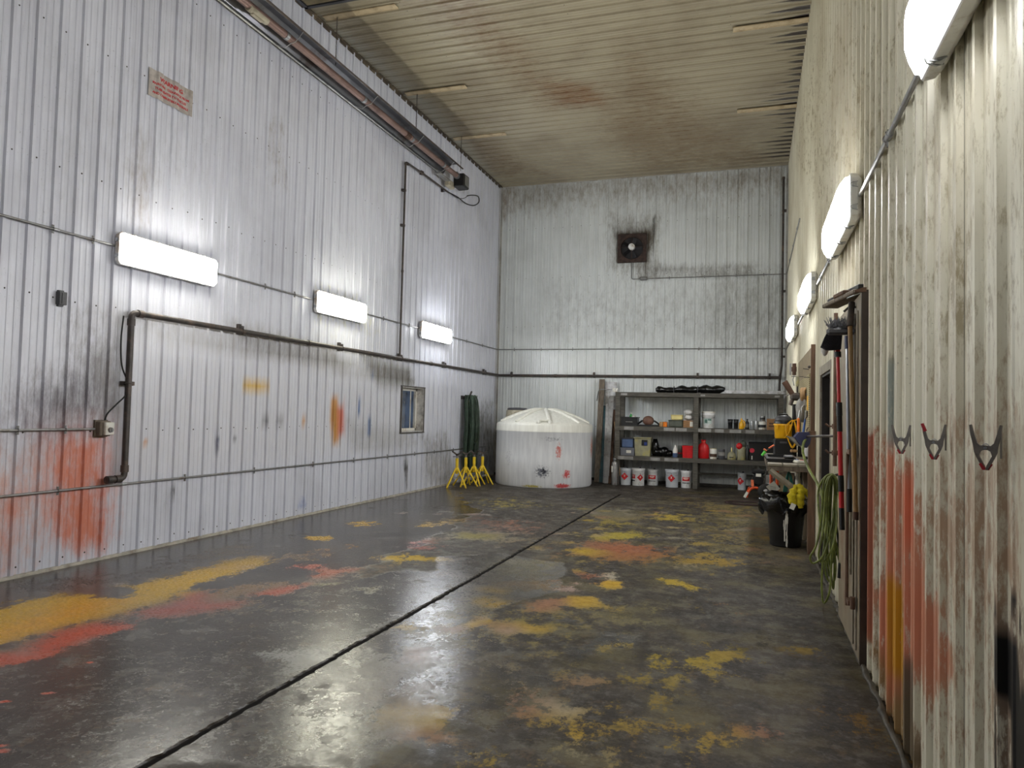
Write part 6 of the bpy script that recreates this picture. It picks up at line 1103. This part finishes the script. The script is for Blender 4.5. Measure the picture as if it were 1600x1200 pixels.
# grey pole window brush
g0=Vector((0.619,5.5,2.067)); g2=Vector((0.63,5.45,0.95)); full=g2-g0
o=empty('grey_pole_brush',g0,label='slim grey metal pole brush with blue collar, right of the red brush',cat='wash brush')
b=MB(); b.cyl((0,0,0),full*.86,.0135,n=12); b.build('pole',M['grey_pole'],o); b=MB(); b.cyl(full*.86,full,.0175,n=12); b.build('grip',M['black_rubber'],o)
b=MB(); b.cyl(full*(-.08),full*.0,.021,n=12); b.build('collar',M['navy'],o)
b=MB(); b.cbox(full*(-.11)+Vector((-.04,0,0)),(.19,.06,.05),.015); b.build('brush_block',M['dark_grey'],o); b=MB()
for k in range(110):
    a=full*(-.12)+Vector((random.uniform(-.13,.05),random.uniform(-.04,.04),.02)); b.cyl(a,a+Vector((random.uniform(-.03,.03),random.uniform(-.03,.03),random.uniform(.04,.07))),.0035,.0015,5)
b.build('bristles',M['grey_plastic'],o)['kind']='stuff'
# black wiper/backing cap behind the squeegee top
# ------------------------------------------------------------ spring clamps
def make_clamp(tip_l,tip_r,grip):
    r=empty('spring_clamp'); T=.012
    Mx=Matrix(((1,0,0,0),(0,0,1,-T/2),(0,1,0,0),(0,0,0,1)))     # outline drawn in x (along wall) and z
    def jaw(sg): return [(sg*x,z) for x,z in ((.010,-.015),(.040,-.018),(.05,-.055),(.037,-.058),(.022,-.045),(.006,-.04))]
    # two flat plates: body with arms up and jaws down
    for sg in (-1,1):
        b=MB()
        out=[(0,.012),(.022,.010),(.034,.022),(.046,.065),(.056,.105),(.066,.103),(.060,.055),(.050,.012),(.046,-.02),(.036,-.045),(.010,-.098),(.000,-.098),(.004,-.082),(.026,-.036),(.020,-.016),(.010,-.010),(0,-.009)]
        out=[(sg*x,z) for x,z in out]
        if sg<0: out=out[::-1]
        b.prism(out,T,Matrix.Translation((0,-T/2*sg*.6,0))@Mx); b.build('clamp_arm',M['dark_steel'],r)
        b=MB(); b.prism([(sg*x,z) for x,z in ((.001,-.1),(.012,-.1),(.026,-.074),(.018,-.068),(.001,-.09))],T*1.3,Matrix.Translation((0,-.001,0))@Mx); b.build('jaw_tip',M[tip_l if sg<0 else tip_r],r)
    b=MB(); b.cyl((0,-.013,0),(0,.013,0),.007,n=12); b.build('pivot',M['steel'],r)
    b=MB(); b.tube([(.012*math.cos(t_),.003*math.sin(t_*2),.008+.010*math.sin(t_)) for t_ in [2*math.pi*k/14 for k in range(14)]],.0025,5,closed=True); b.build('spring',M['steel'],r)
    if grip: b=MB(); b.cyl((-.047,0,.062),(-.064,0,.107),.010,.009,n=10); b.build('grip_sleeve',M['red_grip'],r)
    return r
defm('dark_steel',(134,128,122),.45,.5,dirt=(104,92,84)); defm('red_grip',(150,30,40),.5)
for i,(pt,s_,k,lab) in enumerate((((0.663,3.828,1.486),1.0,0,'small spring clamp hanging farthest left on the right wall'),((0.663,3.173,1.494),1.0,1,'spring clamp with one red grip, middle of the three on the wall'),((0.663,2.52,1.497),1.0,0,'largest-looking spring clamp with worn tip, nearest on the right wall'))):
    r=make_clamp('red_grip','red_grip',k==1); r.location=pt; r.rotation_euler=(0,0,math.radians((-28,-28,-28)[i])); r.scale=(.66,)*3
    tag(r,lab,'clamp','spring clamps on the right wall')
    q=Vector(pt); b=MB(); b.box((.06,.0,.03),(.005,.018,.15)); b.cyl((.05,0,.085),(.062,0,.085),.004,n=6); b.build('shadow_strip',M['dark_steel'],r)  # thin dark strip standing in for the shadow beside the clamp
